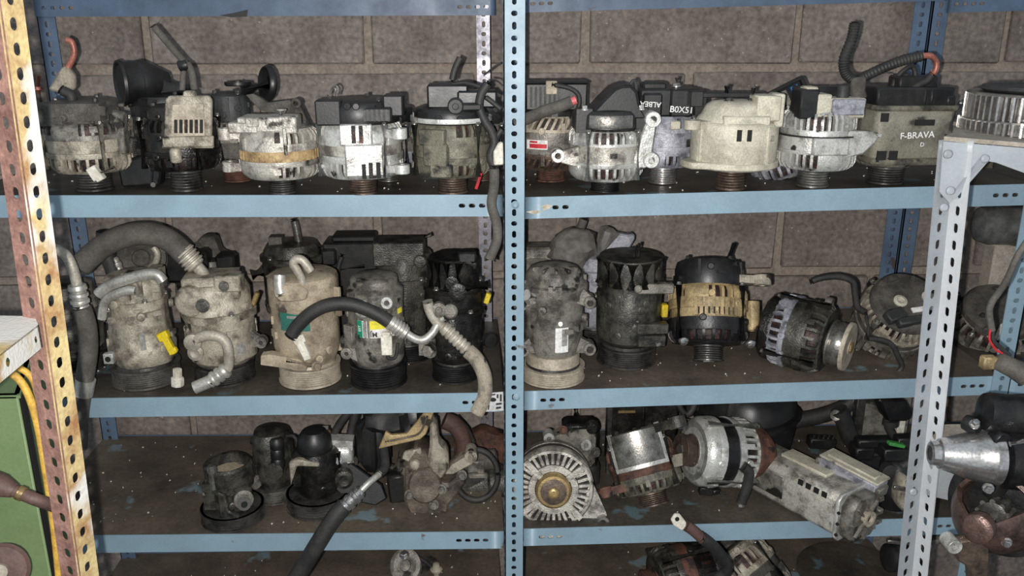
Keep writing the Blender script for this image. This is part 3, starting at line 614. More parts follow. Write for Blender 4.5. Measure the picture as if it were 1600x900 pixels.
t.add('eye_web', 'alu', prism([L(876, 254, -30), L(874, 236, -30), L(904, 228, -30), L(906, 262, -30)], -36, -24), bevel=1.5)
t.add('oil_spot', 'alu_dark', mv(wrap(patch(11, 8), 59.6, 3), 0, 0, 63))

t = Th('alternator', 'bluish silver alternator with white marker writing on its black top', 'alternator', 1039, 288, 'TR', 21)
f, q, cv = alt(t, 21, 26, 52, 29, 62, 84, 108, None, 'alu_blue', 'alu_blue', 'alu_blue', None, 'chrome', 30, .5, .6, seed=81, ng=3, pf=((-60, -10),), pr=((-50, 5),))
tp = t.add('rear_cover', 'black_plastic', box((-2, 0, 128), (92, 70, 42)), box((-30, -30, 126), (30, 24, 34)), box((14, -32, 128), (34, 22, 42)), box((44, -24, 126), (22, 30, 40)), box((-22, 0, 150), (36, 30, 14)), bevel=3)
t.add('marker_writing', 'paint_white', mv(rot(stand(textgeo('B0X51', 13)), ry=4), 14, -44.0, 118), parent=tp)
t.add('marker_writing', 'label_white', mv(rot(stand(textgeo('ALBEA', 11)), ry=184), -33, -43.2, 127), parent=tp)
t.add('terminal_stud', 'chrome', cyl((12, -10, 148), (12, -10, 164), 3.6), hexbolt((12, -10, 150), (0, 0, 1), 6, 6))
t.add('coiled_wire', 'rubber', pipe([t.loc(*p, y=-6) for p in ((1010, 140), (1024, 130), (1034, 138), (1028, 146), (1014, 142), (1020, 132), (1032, 130))], 1.6, 6))
t.add('plug_socket', 'cream', box((4, -50, 96), (15, 10, 13)), bevel=1.5)
t.add('oil_smear', 'alu_dark', mv(wrap(patch(26, 12), 53.2, 40), 0, 0, 68))

t = Th('alternator', 'large cream coloured alternator with a plain smooth body and two small vents', 'alternator', 1147, 298, 'TR', 22)
f, q, cv = alt(t, 22, 31, 64, 34, 52, 56, 104, None, 'cream', 'cream', 'cream', None, 'steel_brown', 30, .5, .2, seed=91, ng=0, bosses=(), pf=((-180, 180),), pr=((-180, 180),))
t.add('body_sleeve', 'cream', lathe([(60, 44), (66, 46), (66.5, 104), (62, 108), (40, 112)], 56), box((-58, -26, 72), (8, 10, 64), rz=-60), box((34, -56, 74), (6, 8, 58), rz=30), bevel=1)
for x in (-12, 3): t.add('vent_slot', 'dark_hole', box((x, -66.5 + abs(x) * .06, 92), (6.5, 4, 17)))
t.add('hatch', 'alu_warm', box((40, -54, 86), (10, 6, 8), rz=36), bevel=1)
t.add('rear_dome', 'cream', lathe([(62, 104), (58, 112), (52, 118), (46, 132), (36, 138), (12, 140)], 48), box((36, -26, 130), (36, 44, 38)), box((54, -24, 126), (14, 40, 50)), box((2, -46, 112), (70, 20, 14)), bevel=2)
t.add('base_flange', 'cream', slab([pol(a, 70 + (16 if -95 < a < -50 else 0)) for a in range(-180, 180, 12)], 38, 48), bevel=1.5)
t.add('side_ear', 'cream', vlug(-66, 58, 24, 98, 112, 13, 5, 16))
t.add('top_rail', 'black_plastic', box((-6, 14, 146), (96, 18, 8)), cyl((-14, 10, 140), (-14, 10, 160), 5), box((-62, 10, 140), (20, 20, 24)), bevel=1.5)
t.add('terminal_stud', 'steel_dark', cyl((20, -14, 134), (20, -14, 158), 4), hexbolt((20, -14, 136), (0, 0, 1), 7, 6), hexbolt((-16, -14, 138), (0, 0, 1), 6, 6))

t = Th('rectifier_frame', 'black rectifier frame with blue strips leaning behind the cream alternator', 'rectifier', 1232, 150, Y=YF + .16)
fr = t.add('frame', 'black_plastic', *[rot(g, ry=-28) for g in (box((0, 0, 18), (58, 14, 4)), box((0, 0, -26), (58, 14, 4)), box((-28, 0, -4), (5, 14, 46)), box((28, 0, -4), (6, 14, 46)), box((0, 6, -4), (56, 3, 44)))], bevel=1)
t.add('strip', 'blue_plastic', rot(box((8, -4, -4), (5, 8, 34)), ry=-28)); t.add('strip', 'blue_plastic', rot(box((16, -4, -4), (3, 8, 34)), ry=-28)); t.add('strip', 'alu_grey', rot(box((-6, -4, -2), (8, 8, 30)), ry=-28)); t.add('strip', 'grey_plastic', rot(box((-18, -4, -2), (7, 8, 34)), ry=-28))
t = Th('alternator', 'blue grey alternator lying tilted between the cream and the white one', 'alternator', 1214, 250, Y=YF + .17, iso=True)
t.orient((.35, -.25, -.9), 1212, 238, YF + .165, 62)
alt(t, 18, 18, 46, 20, 48, 62, 88, 100, 'alu_blue', 'alu_grey', 'alu_blue', 'grey_plastic', 'steel', 24, seed=96, ng=2)

t = Th('alternator', 'bright white alternator with a spout shaped arm on its right', 'alternator', 1278, 294, 'TR', 24)
f, q, cv = alt(t, 24, 29, 60, 31, 62, 84, 120, None, 'alu_clean', 'alu_clean', 'alu_clean', None, 'steel', 34, .72, .62, seed=101, ng=0, pf=((-18, 14),), pr=(), bosses=(-150, 150), rr=56)
t.add('seam', 'dark_hole', lathe([(58, 82), (61.6, 82.3), (61.6, 84.2), (58, 84.5)], 48))
t.add('front_pad', 'alu_clean', box((-2, -58, 70), (54, 12, 26)), bevel=2)
t.add('arm', 'alu_clean', prism([L(1322, 204, -44), L(1362, 205, -44), L(1372, 212, -44), L(1364, 224, -44), L(1346, 240, -44), L(1322, 246, -44), L(1312, 232, -44)], -50, -26), cyl(t.loc(1318, 208, -40), t.loc(1372, 211, -40), 7, 6), bevel=2.5)
tb = t.add('terminal_block', 'cream', box((-12, -20, 130), (22, 50, 34)), box((20, -24, 126), (64, 40, 30)), box((-28, -20, 148), (18, 30, 18)), bevel=2)
t.add('black_housing', 'black_plastic', box((-34, -22, 132), (28, 44, 44)), box((6, 10, 140), (90, 30, 30)), bevel=2.5)
t.add('capsule', 'grey_plastic', prof((22, -26, 134), (0, 0, 1), [(9, 0), (9, 22), (7, 25), (3, 26)], 20))
t.add('clear_cover', 'alu_blue', box((24, -46, 128), (50, 8, 24)), bevel=2)

t = Th('alternator', 'boxy grey alternator with white hand lettering, corrugated hose and copper loop', 'alternator', 1394, 289, 'TR', 27)
f, q, cv = alt(t, 27, 27, 52, 30, 58, 62, 118, None, 'alu_grey', 'alu_grey', 'alu_grey', None, 'steel_dark', 30, .6, .2, seed=111, ng=0, bosses=(), pr=((-180, 180),), pf=((-20, 100),))
bd = t.add('square_body', 'greige', slab([(-52, -50), (-44, -58), (64, -56), (72, -48), (72, 44), (-52, 44)], 46, 124), bevel=3)
t.add('body_flange', 'olive', slab([(-54, -54), (-46, -61), (68, -60), (76, -50), (76, 46), (-54, 46)], 118, 126), bevel=2); t.add('base_flange', 'olive', slab([(-50, -52), (-42, -60), (66, -58), (72, -50), (72, 30), (-50, 30)], 36, 46), bevel=2)
for x, z, w_, h_ in ((-40, 109, 11, 13), (22, 101, 30, 9), (-38, 50, 14, 17), (-20, 50, 13, 17), (58, 76, 4, 14)): t.add('recess', 'dark_hole', box((x, -57.5 + (x + 44) * .018, z), (w_, 4, h_)))
t.add('hand_lettering', 'paint_white', mv(rot(stand(textgeo('F-BRAVA', 13.5)), ry=-3), 13, -58.9, 82), mv(stand(textgeo('D', 9)), 22, -58.9, 68))
t.add('rear_cover', 'black_plastic', box((10, -2, 138), (118, 86, 28)), box((24, -40, 136), (5, 14, 28)), box((34, -40, 136), (5, 14, 28)), box((24, 0, 156), (60, 40, 22)), box((64, -40, 132), (14, 14, 16)), bevel=3)
hs = t.add('corrugated_hose', 'rubber', corr([t.loc(*p, y=-20) for p in ((1336, 34), (1331, 60), (1319, 92), (1321, 114), (1335, 125), (1350, 120), (1380, 106), (1410, 95), (1440, 88))], 7.6, 12, 12, .07))
t.add('bare_copper', 'copper', pipe([t.loc(*p, y=-20) for p in ((1438, 88), (1453, 87), (1463, 96), (1462, 110), (1454, 120))], 4.6, 10), parent=hs)
t.add('sheath', 'rubber', pipe([t.loc(*p, y=-20) for p in ((1457, 116), (1448, 126), (1436, 132), (1424, 140))], 6, 10), parent=hs)
t.add('tape_wrap', 'rubber_dusty', prism([L(1328, 122, -22), L(1352, 118, -22), L(1350, 140, -22), L(1354, 152, -22), L(1340, 158, -22), L(1328, 150, -22)], -30, -12), bevel=3)
t.add('rear_cables', 'rubber', pipe([t.loc(*p, y=0) for p in ((1392, 142), (1404, 118), (1424, 104), (1430, 120), (1424, 142))], 4, 8), pipe([t.loc(*p, y=4) for p in ((1396, 142), (1416, 118), (1420, 138))], 5, 8))
t = Th('alternator', 'greenish grey alternator seen behind the chrome blower wheel', 'alternator', 1508, 283, 'TR', 26)
alt(t, 18, 18, 46, 20, 50, 62, 98, 116, 'olive', 'grime', 'grime', 'grey_plastic', seed=118)
# ================================================================ MIDDLE SHELF, LEFT BAY
t = Th('hose', 'thick hose with a bent silver pipe and crimped end, hanging beside the yellow post', 'hose', 128, 500, Y=YF - .02)
h = t.add('rubber_hose', 'rubber_dusty', pipe([t.loc(*p, y=0) for p in ((126, 476), (136, 510), (138, 550), (131, 600), (124, 650), (122, 700))], 14, 16))
t.add('metal_pipe', 'pipe_dusty', pipe([t.loc(*p, y=0) for p in ((66, 392), (84, 388), (102, 398), (114, 420), (121, 448))], 8, 14), parent=h)
t.add('crimp', 'pipe_alu', ferrule([t.loc(120, 444, 0), t.loc(127, 482, 0)], 13, 3), parent=h)
t.add('hose_clamp', 'pipe_alu', prof(t.loc(134, 592, 0), Vector(t.loc(129, 618, 0)) - Vector(t.loc(134, 592, 0)), [(14, 0), (15.5, 0), (15.5, 27), (14, 27)], 20), parent=h)

t = Th('compressor', 'dim grey compressor at the far left of the middle shelf behind the hanging hose', 'compressor', 108, 585, 'ML', 40)
comp(t, 42, 24, [(34, 28), (42, 34), (44, 80), (40, 110), (36, 130), (20, 136)], 'alu_grey', flanges=((86, 94, 46),), seed=3)

t = Th('compressor', 'grey brown compressor with two bent silver pipes on top, second from the yellow post', 'compressor', 212, 611, 'ML', 52)
b = comp(t, 52, 27, [(46, 32), (50, 40), (51, 58), (48, 62), (45, 92), (44, 122), (43, 128), (43, 160), (38, 166), (15, 168)], 'alu_warm', 'steel', flanges=((122, 132, 46),), seed=5, ng=9, lob=.03)
p1 = t.add('pipe', 'pipe_alu', pipe([t.loc(*p, y=-46) for p in ((256, 442), (246, 430), (228, 429), (200, 436), (172, 446), (158, 456), (154, 460))], 8.5, 14))
t.add('pipe', 'pipe_alu', pipe([t.loc(*p, y=-52) for p in ((214, 455), (200, 454), (176, 462), (163, 474), (159, 498))], 6.5, 14))
t.add('port_flange', 'alu_warm', box((10, -28, 158), (30, 22, 36)), prof((12, -36, 158), (0, -1, 0), [(10, 0), (10, 8), (7, 9), (3, 9)], 14), box((36, -8, 160), (22, 36, 34)), bevel=2)
t.add('square_lug', 'alu_clean', rot(box((-36, -44, 50), (15, 12, 16)), 0), bevel=1); t.add('lug_hole', 'dark_hole', prof((-36, -50.5, 50), (0, -1, 0), [(4.4, 0), (4.4, .6)], 14))
t.add('side_bolt', 'steel', hexbolt((-38, -30, 118), (-.4, -1, 0), 8, 8)); t.add('nameplate', 'label_grey', mv(wrap(patch(8, 34), 47.5, 22), 0, 0, 70))
t.add('wire_clip', 'yellow_plastic', rot(cat(box((0, 0, 0), (11, 10, 34)), box((-1, 0, 14), (17, 11, 13)), box((1, 0, -12), (14, 9, 9))), ry=-22, c=(0, 0, 0)) if 0 else mv(rot(cat(box((0, 0, 0), (11, 10, 34)), box((-1, .3, 14), (17, 11, 13)), box((1, .2, -12), (14, 9, 9))), ry=-22), 52, -32, 66), bevel=1.5)

t = Th('clutch_pulley', 'round grey clutch pulley leaning behind the two leftmost compressors', 'pulley', 222, 470, Y=YF + .21, iso=True)
t.add('disc', 'grime', prof(t.loc(222, 404, 0), (.1, -.8, .35), [(20, -14), (36, -12), (36, -6), (33, -5), (36, -3), (36, 4), (30, 6), (28, 4), (14, 5), (12, 8), (5, 8)], 40))
t.add('stand_body', 'grime', prof(t.loc(222, 408, 10), (-.1, .9, -.4), [(28, 0), (34, 10), (32, 50), (20, 60)], 30), box(t.loc(222, 470, 40), (50, 40, 130)))
t.add('pipe', 'pipe_dusty', pipe([t.loc(*p, y=-20) for p in ((230, 422), (242, 412), (246, 398), (240, 386))], 5, 10), pipe([t.loc(*p, y=-30) for p in ((170, 395), (178, 415), (190, 428))], 5.5, 10))
t = Th('hose_stub', 'black hose end standing upright behind the big arched hose', 'hose', 165, 440, Y=YF + .15)
h = t.add('rubber_end', 'rubber', pipe([t.loc(*p) for p in ((190, 530), (188, 470), (176, 420), (164, 390), (163, 362))], 12, 14)); t.add('fitting', 'pipe_alu', ferrule([t.loc(190, 430), t.loc(178, 402)], 7, 2), parent=h)

t = Th('compressor', 'grey compressor joined to the big arched hose, third from the yellow post', 'compressor', 340, 606, 'ML', 46)
b = comp(t, 46, 26, [(44, 30), (52, 38), (54, 60), (52, 100), (54, 112), (50, 118), (50, 144), (44, 154), (16, 156)], 'alu_warm', 'steel_dark', flanges=((100, 112, 57),), seed=15, ng=11, lob=.035, nl=4)
t.add('rear_head', 'alu_warm', box((0, -12, 150), (84, 60, 34), rz=8), prof((-26, -36, 134), (0, -1, 0), [(24, -10), (24, 14), (18, 18)], 20), box((30, -30, 158), (40, 30, 24)), bevel=3)
t.add('bolt', 'steel', hexbolt((-6, -54, 130), (0, -1, 0), 8, 8)); t.add('bolt', 'steel', hexbolt((26, -46, 156), (0, -1, 0), 6, 6))
h = t.add('arched_hose', 'rubber_dusty', pipe([t.loc(*p, y=-10) for p in ((126, 416), (144, 398), (172, 378), (206, 366), (240, 366), (268, 378), (290, 398))], 17, 18))
t.add('crimp', 'pipe_dusty', ferrule([t.loc(285, 391, -10), t.loc(308, 417, -10)], 16, 4), parent=h)
t.add('outlet_pipe', 'pipe_dusty', pipe([t.loc(*p, y=y) for p, y in (((304, 412), -10), ((318, 428), -14), ((322, 444), -24), ((312, 466), -44))], 9, 14), parent=h)
lp = t.add('lower_pipe', 'pipe_dusty', pipe([t.loc(*p, y=-58) for p in ((304, 532), (322, 524), (346, 528), (356, 544), (357, 570), (350, 582))], 8, 14))
t.add('nozzle', 'pipe_alu', ferrule([t.loc(356, 576, -60), t.loc(326, 598, -64)], 11, 3), hollow([t.loc(332, 594, -64), t.loc(318, 600, -66), t.loc(304, 606, -68)], 9.5, 6.5, 16, 3), parent=lp)
t.add('pipe_flange', 'pipe_dusty', prof(t.loc(304, 532, -50), (0, -1, 0), [(13, 0), (13, 12), (10, 14)], 18), prof(t.loc(308, 548, -50), (0, -1, 0), [(12, 0), (12, 10), (7, 12), (3, 10)], 16), parent=lp)
t.add('nameplate', 'label_grey', mv(wrap(patch(16, 18), 57, 46), 0, 0, 58))
t.add('side_ear', 'alu_grey', lug(46, 66, 66, 60, 14, 9, 3.5, -20, 14))
t.add('white_sensor', 'white_plastic', prof((-58, -54, 8), (.1, 0, 1), [(9, 0), (10, 2), (10, 12), (7, 14), (7, 26), (4, 27)], 8))
t.add('sensor_clip', 'brass', box((58, 4, 122), (8, 12, 22), ry=25), bevel=2)

t = Th('compressor', 'blackened compressor with a knobbly bracket, behind the arched hose ferrule', 'compressor', 322, 545, 'ML', 40)
b = comp(t, 40, 22, [(36, 26), (44, 34), (46, 90), (44, 120), (40, 132), (15, 136)], 'alu_dark', flanges=((96, 106, 48),), seed=25)
t.add('top_bracket', 'grime', prism([L(300, 428, 0), L(292, 384, 0), L(306, 380, 0), L(318, 366, 0), L(338, 366, 0), L(346, 390, 0), L(362, 396, 0), L(364, 440, 0)], -14, 14), prof(t.loc(310, 386, -16), (0, -1, 0), [(9, 0), (9, 6), (4, 7)], 12), bevel=3)
t.add('black_shroud', 'black_plastic', box((-14, -30, 128), (64, 40, 46)), box((40, -20, 128), (30, 30, 30)), bevel=5)

t = Th('compressor', 'dusty beige compressor with a dark green label and twin bent pipes', 'compressor', 477, 609, 'ML', 48)
b = comp(t, 48, 28, [(42, 34), (46, 40), (50, 50), (52, 58), (52, 118), (54, 122), (54, 160), (52, 165), (46, 168), (14, 169)], 'alu_dusty', 'steel_pale', seed=35, ng=6, lob=.012, clutch='steel_pale', flanges=())
t.add('nameplate', 'label_teal', mv(wrap(patch(48, 27), 53.3, -9), 0, 0, 106)); t.add('nameplate_print', 'label_grey', mv(wrap(patch(20, 4), 53.8, -10), 0, 0, 114))
t.add('side_rib', 'alu_dusty', box((48, -18, 128), (6, 26, 44), rz=60), bevel=1); t.add('corner_post', 'alu_dusty', cyl((-46, -8, 110), (-46, -8, 164), 10))
hd = t.add('port_plate', 'alu_dusty', prism([L(430, 462, -50), L(428, 450, -50), L(440, 444, -50), L(474, 446, -50), L(483, 454, -50), L(480, 466, -50), L(466, 470, -50), L(440, 470, -50)], -56, -42), bevel=2)
t.add('pipe_stub', 'pipe_alu', hollow([t.loc(440, 462, -50), t.loc(437, 446, -48), t.loc(437, 430, -44)], 9.5, 6.5, 16, 4), parent=hd)
t.add('hook_pipe', 'pipe_dusty', pipe([t.loc(*p, y=-46) for p in ((474, 456), (472, 438), (464, 422), (458, 412), (464, 405), (474, 408), (486, 424))], 6.5, 14), parent=hd)
t.add('plug', 'white_plastic', box(t.loc(474, 545, -56), (12, 10, 34), ry=-22), box(t.loc(468, 530, -56), (18, 9, 12), ry=-22), bevel=1.2)
t.add('mount_bracket', 'alu_dusty', prism([L(410, 566, -44), L(410, 552, -44), L(424, 550, -44), L(470, 558, -44), L(482, 566, -44), L(480, 576, -44), L(440, 570, -44)], -54, -36), cyl(t.loc(448, 562, -54), t.loc(494, 572, -58), 4), hexbolt(t.loc(494, 572, -60), (.6, -1, 0), 6, 8), bevel=2)
t.add('side_bolt', 'steel_dark', hexbolt((56, -6, 60), (1, -.3, 0), 8, 10))

t = Th('compressor', 'dark compressor with a pipe rising to the shelf above, behind the dusty beige one', 'compressor', 460, 528, 'ML', 40)
comp(t, 40, 22, [(40, 26), (46, 34), (47, 110), (44, 128), (38, 138), (14, 141)], 'alu_dark', flanges=((112, 122, 50),), seed=45)
t.add('riser_pipe', 'steel', pipe([t.loc(*p, y=-6) for p in ((459, 342), (463, 360), (467, 380), (471, 402))], 6, 12), hexbolt(t.loc(472, 398, -6), (0, 0, 1), 8, 6)); t.add('side_stub', 'grime', cyl((-46, -10, 96), (-64, -16, 92), 10, 9), box((-22, -10, 142), (20, 20, 16)))

t = Th('compressor', 'grey compressor with a yellow, green and white label', 'compressor', 588, 611, 'ML', 44)
b = comp(t, 44, 32, [(40, 36), (43, 42), (44, 60), (44, 128), (45, 132), (45, 146), (41, 149), (37, 152), (37, 162), (33, 165), (12, 166)], 'alu_grey', 'black_paint', seed=59, ng=5, lob=.012)
y = wrap
t.add('label', 'label_white', mv(wrap(patch(58, 26), 45.6, 6), 0, 0, 96)); t.add('label_print', 'label_green', mv(wrap(patch(9, 26), 46, -27), 0, 0, 96)); t.add('label_print', 'label_yellow', mv(wrap(patch(36, 13), 46, 16), 0, 0, 103)); t.add('label_print', 'label_grey', mv(wrap(patch(5, 24), 46, -17), 0, 0, 96)); t.add('label_print', 'label_yellow', mv(wrap(patch(12, 8), 46, 60), 0, 0, 118))
t.add('label_lettering', 'ink', mv(wrap(rot(stand(textgeo('MJ', 11)), ry=180), 46.2, 1), 0, 0, 89)); t.add('label_lettering', 'label_white', mv(wrap(rot(stand(textgeo('EST', 6)), ry=-90), 46.3, -27), 0, 0, 97))
eye(604, 474, -44, 9, 4.5, 12); t.add('valve_cap', 'alu_clean', prof(t.loc(568, 480, -36), (0, -1, 0), [(13, 0), (13, 9), (9, 12)], 18))
t.add('plug', 'white_plastic', box((20, -49, 74), (17, 10, 30)), box((20, -50, 90), (12, 9, 8)), bevel=1.5); t.add('plug_lead', 'rubber', pipe([(20, -50, 62), (22, -51, 54), (32, -46, 54), (36, -42, 74)], 2.6, 8))
t.add('mount_ears', 'alu_grey', lug(-30, 58, -44, 56, 16, 9, 3, -36, 16), box((-34, -26, 82), (18, 20, 34), rz=-40), bevel=1)

t = Th('hose', 'black hose arching from the beige compressor to the oily one, with crimped silver pipe', 'hose', 560, 560, Y=YF + .012)
h = t.add('rubber_hose', 'rubber', pipe([t.loc(*p) for p in ((454, 526), (466, 508), (488, 488), (516, 476), (550, 476), (584, 488), (616, 508))], 10.5, 16))
t.add('crimp', 'pipe_alu', ferrule([t.loc(608, 502), t.loc(636, 522)], 12, 5), parent=h)
t.add('metal_pipe', 'pipe_alu', pipe([t.loc(*p, y=y_) for p, y_ in (((632, 519), 0), ((648, 529), 0), ((662, 531), 2), ((676, 520), 6), ((688, 500), 16), ((703, 486), 28))], 6.5, 14), parent=h)

t = Th('relay_box', 'black plastic box with a curved cable, standing at the back of the middle shelf', 'box', 556, 520, 'ML', 20)
b = t.add('case', 'black_plastic', box((0, 0, 70), (84, 50, 140)), box((4, 0, 144), (66, 40, 10)), box((-32, -20, 120), (22, 30, 24)), bevel=3)
t.add('cable', 'rubber', pipe([(-12, -28, 124), (-20, -30, 100), (-18, -30, 70), (-8, -28, 50)], 4, 10)); t.add('terminal', 'steel', cyl((-40, 0, 130), (-56, -4, 130), 3), cyl((-34, -26, 98), (20, -27, 106), 3.5))

t = Th('compressor', 'sooty dark grey compressor behind the labelled one, beside the black box', 'compressor', 636, 568, 'ML', 36)
b = comp(t, 36, 24, [(38, 28), (44, 36), (46, 80), (45, 140), (42, 160), (38, 164), (14, 166)], 'alu_dark', 'black_paint', flanges=((120, 130, 48),), seed=65, ng=12)
t.add('head', 'alu_dark', box((-6, -16, 168), (76, 50, 34)), prof((26, -30, 158), (0, -1, 0), [(10, 0), (10, 14), (4, 15)], 14), cyl((20, 0, 180), (42, 0, 188), 4), bevel=4)

t = Th('compressor', 'oily black compressor with silver pipes, beside the centre post', 'compressor', 711, 601, 'ML', 36)
b = comp(t, 36, 26, [(34, 30), (40, 36), (43, 46), (44, 100), (42, 104), (44, 112), (44, 138), (40, 142), (40, 184), (36, 188), (12, 189)], 'oily', 'black_paint', flanges=((104, 112, 47), (140, 147, 46)), seed=75, ng=12, lob=.03, extra=[cyl((*pol(-64 + 26 * i, 34), 148), (*pol(-64 + 26 * i, 34), 186), 9) for i in range(4)])
t.add('service_valve', 'oily', prof(t.loc(716, 455, -40), (0, -1, 0), [(14, -10), (14, 10), (10, 12), (5, 12)], 18), cyl(t.loc(722, 452, -44), t.loc(762, 446, -44), 7), prof(t.loc(706, 440, -36), (0, -1, 0), [(10, -8), (10, 8), (4, 9)], 14))
t.add('switch', 'black_plastic', box((22, -22, 192), (28, 22, 16)), bevel=3); t.add('switch_pin', 'chrome', cyl((22, -34, 186), (34, -40, 182), 5), cyl((50, -14, 186), (66, -14, 184), 3))
t.add('flange_eye', 'alu_grey', prof(t.loc(686, 482, -40), (0, -1, 0), [(11, 0), (11, 10), (6, 11), (4, 8)], 18), prof(t.loc(704, 484, -40), (0, -1, 0), [(11, 0), (11, 8), (8, 11)], 18), box(t.loc(695, 484, -36), (28, 8, 16)))
t.add('side_fitting', 'alu_grey', hexbolt(t.loc(672, 546, -36), (-.5, -1, 0), 10, 12), box(t.loc(668, 540, -28), (26, 14, 26))); t.add('pressure_cap', 'black_plastic', prof(t.loc(762, 530, -10), (.6, -1, 0), [(11, 0), (11, 10), (4, 11)], 14))
t.add('yellow_tag', 'yellow_plastic', box((52, -12, 126), (8, 10, 16), ry=20), bevel=1)
h = t.add('drain_hose', 'rubber_pale', pipe([t.loc(*p, y=y_) for p, y_ in (((728, 545), -52), ((745, 562), -58), ((757, 588), -64), ((757, 618), -66), ((745, 645), -68))], 11.5, 16))
t.add('crimp', 'pipe_dusty', ferrule([t.loc(692, 510, -48), t.loc(736, 552, -54)], 10, 6), parent=h)
t.add('metal_pipe', 'pipe_dusty', pipe([t.loc(*p, y=-44) for p in ((668, 470), (672, 486), (682, 502), (698, 516))], 8, 12), parent=h)

# ================================================================ MIDDLE SHELF, RIGHT BAY
t = Th('compressor', 'grey compressor with a pale wide collar above its pulley, right of the centre post', 'compressor', 868, 607, 'MR', 50)
b = comp(t, 50, 21, [(42, 44), (44, 50), (46, 60), (46, 126), (50, 134), (52, 142), (52, 150), (46, 152), (44, 164), (38, 172), (22, 177), (8, 178)], 'alu_grey', 'steel_pale', 5, seed=85, ng=9, lob=.02)
t.add('collar', 'steel_pale', lathe([(36, 19), (43, 20), (42.5, 42), (38, 43), (30, 43)], 48))
t.add('mount_eye', 'alu_grey', lug(36, 138, 52, 128, 12, 9.5, 5, -40, 24)); t.add('mount_eye', 'alu_grey', lug(36, 62, 54, 56, 12, 9.5, 5.5, -40, 24)); t.add('mount_eye', 'alu_grey', lug(-36, 138, -50, 128, 12, 9.5, 5, -40, 24)); t.add('mount_eye', 'alu_grey', lug(-36, 62, -50, 56, 12, 9.5, 5.5, -40, 24))
t.add('bar_label', 'label_white', mv(wrap(patch(21, 38), 47.6, 11), 0, 0, 74)); t.add('bar_label_print', 'label_grey', mv(wrap(patch(9, 26), 48, 16), 0, 0, 78))
t.add('side_port', 'alu_clean', cyl((-34, -34, 138), (-46, -46, 144), 8)); t.add('oil_plug', 'alu_clean', cyl((6, -44, 98), (6, -49, 100), 3.4)); t.add('dome_ribs', 'alu_grey', *[box((*pol(-60 + 30 * i, 30), 174), (5, 22, 6), rz=-60 + 30 * i) for i in range(5)], bevel=1)
t = Th('compressor', 'grey compressor half hidden by the centre post, behind the pale collared one', 'compressor', 840, 540, 'MR', 38)
comp(t, 38, 22, [(38, 26), (44, 34), (46, 96), (44, 126), (36, 134), (14, 136)], 'alu_grey', flanges=((100, 110, 50),), seed=92)
t.add('head', 'alu_grey', box((6, -14, 136), (60, 40, 26)), box((34, -34, 122), (24, 16, 22)), bevel=4)
t = Th('compressor', 'pale violet grey compressor with a plastic bag over its pipe, at the back', 'compressor', 934, 540, 'MR', 38)
b = comp(t, 38, 22, [(38, 26), (44, 34), (46, 110), (44, 134), (38, 138), (14, 140)], 'alu_blue', flanges=((108, 116, 50),), seed=94)
t.add('mount_plate', 'alu_blue', prism([(6, 96), (4, 164), (22, 168), (44, 164), (54, 166), (56, 158), (46, 140), (46, 96)], -18, 0), bevel=2.5)
h = t.add('riser_pipe', 'rubber_dusty', pipe([t.loc(*p) for p in ((913, 340), (907, 356), (896, 374), (890, 396))], 7, 12))
g = lathe([(12, 0), (20, 8), (30, 16), (36, 30), (34, 42), (26, 52), (14, 58), (7, 60)], 30, lob=lambda a, h: 1 + .14 * sin(3 * a + h * .2) + .09 * sin(7 * a + h * .35))
t.add('plastic_bag', 'bag', mv(rot(g, ry=-14), -34, -26, 118), mv(rot(lathe([(3, 0), (10, 14), (14, 34), (4, 40)], 12, lob=lambda a, h: 1 + .3 * sin(3 * a + h)), ry=20), 2, -24, 140))
t = Th('compressor', 'dark grey compressor with two pins on top, in front of the block wall', 'compressor', 986, 579, 'MR', 47)
b = comp(t, 46, 27, [(40, 34), (48, 40), (50, 52), (51, 110), (49, 114), (49, 124), (51, 128), (51, 160), (48, 165), (16, 166)], 'alu_dark', 'steel_dark', 6, seed=97, ng=11, lob=.012, extra=[cyl((*pol(-84 + 26 * i, 44), 126), (*pol(-84 + 26 * i, 44), 163), 11) for i in range(7)])
t.add('top_pin', 'steel', cyl((4, -14, 164), (4, -14, 182), 3)); t.add('top_pin', 'steel', cyl((11, -14, 164), (11, -14, 186), 3))
t.add('side_bar', 'alu_grey', box((32, -42, 126), (56, 16, 15)), prof((4, -52, 128), (0, -1, 0), [(6, 0), (6, 5), (3, 5)], 12), bevel=2); t.add('side_bar', 'alu_dark', box((30, -44, 66), (50, 18, 16)), box((30, -44, 46), (44, 14, 18)), bevel=2)
t.add('connector', 'yellow_plastic', box((54, -18, 84), (10, 12, 20)), bevel=1.5)

t = Th('alternator', 'tan and black alternator leaning back with its pulley forward, black cap on top', 'alternator', 1098, 570, Y=YF + .09, iso=True)
t.orient((-.05, -.42, -.9), 1106, 482, YF + .12, 82)
f, q, cv = alt(t, 22, 24, 60, 26, 64, 78, 116, 158, 'black_paint', 'tan_alu', 'tan_alu', 'black_plastic', 'steel_dark', 26, .4, .5, seed=121, ng=4, rcov=.86, pr=((-50, -14),))
t.add('stator_vents', 'tan_alu', finring([(62, 66), (62.5, 92)], 6, 12, 5, -35, 50)); t.add('stator_gap', 'dark_hole', sector([(60.3, 68), (60.3, 90)], -34, 49, 3, 12))
t.add('mount_ear', 'alu_warm', vlug(75, 56, 26, 118, 134, 14, 5, 22)); t.add('mount_ear', 'tan_alu', vlug(95, 54, 18, 50, 96, 12, 5, 14))
t.add('terminal_post', 'black_plastic', cyl((26, -10, 150), (42, 0, 186), 6, 4)); t.add('front_bolt', 'chrome', hexbolt((-48, -40, 28), (0, -.4, -1), 6, 7)); t.add('front_bolt', 'chrome', hexbolt((56, -34, 28), (0, -.4, -1), 6, 7))

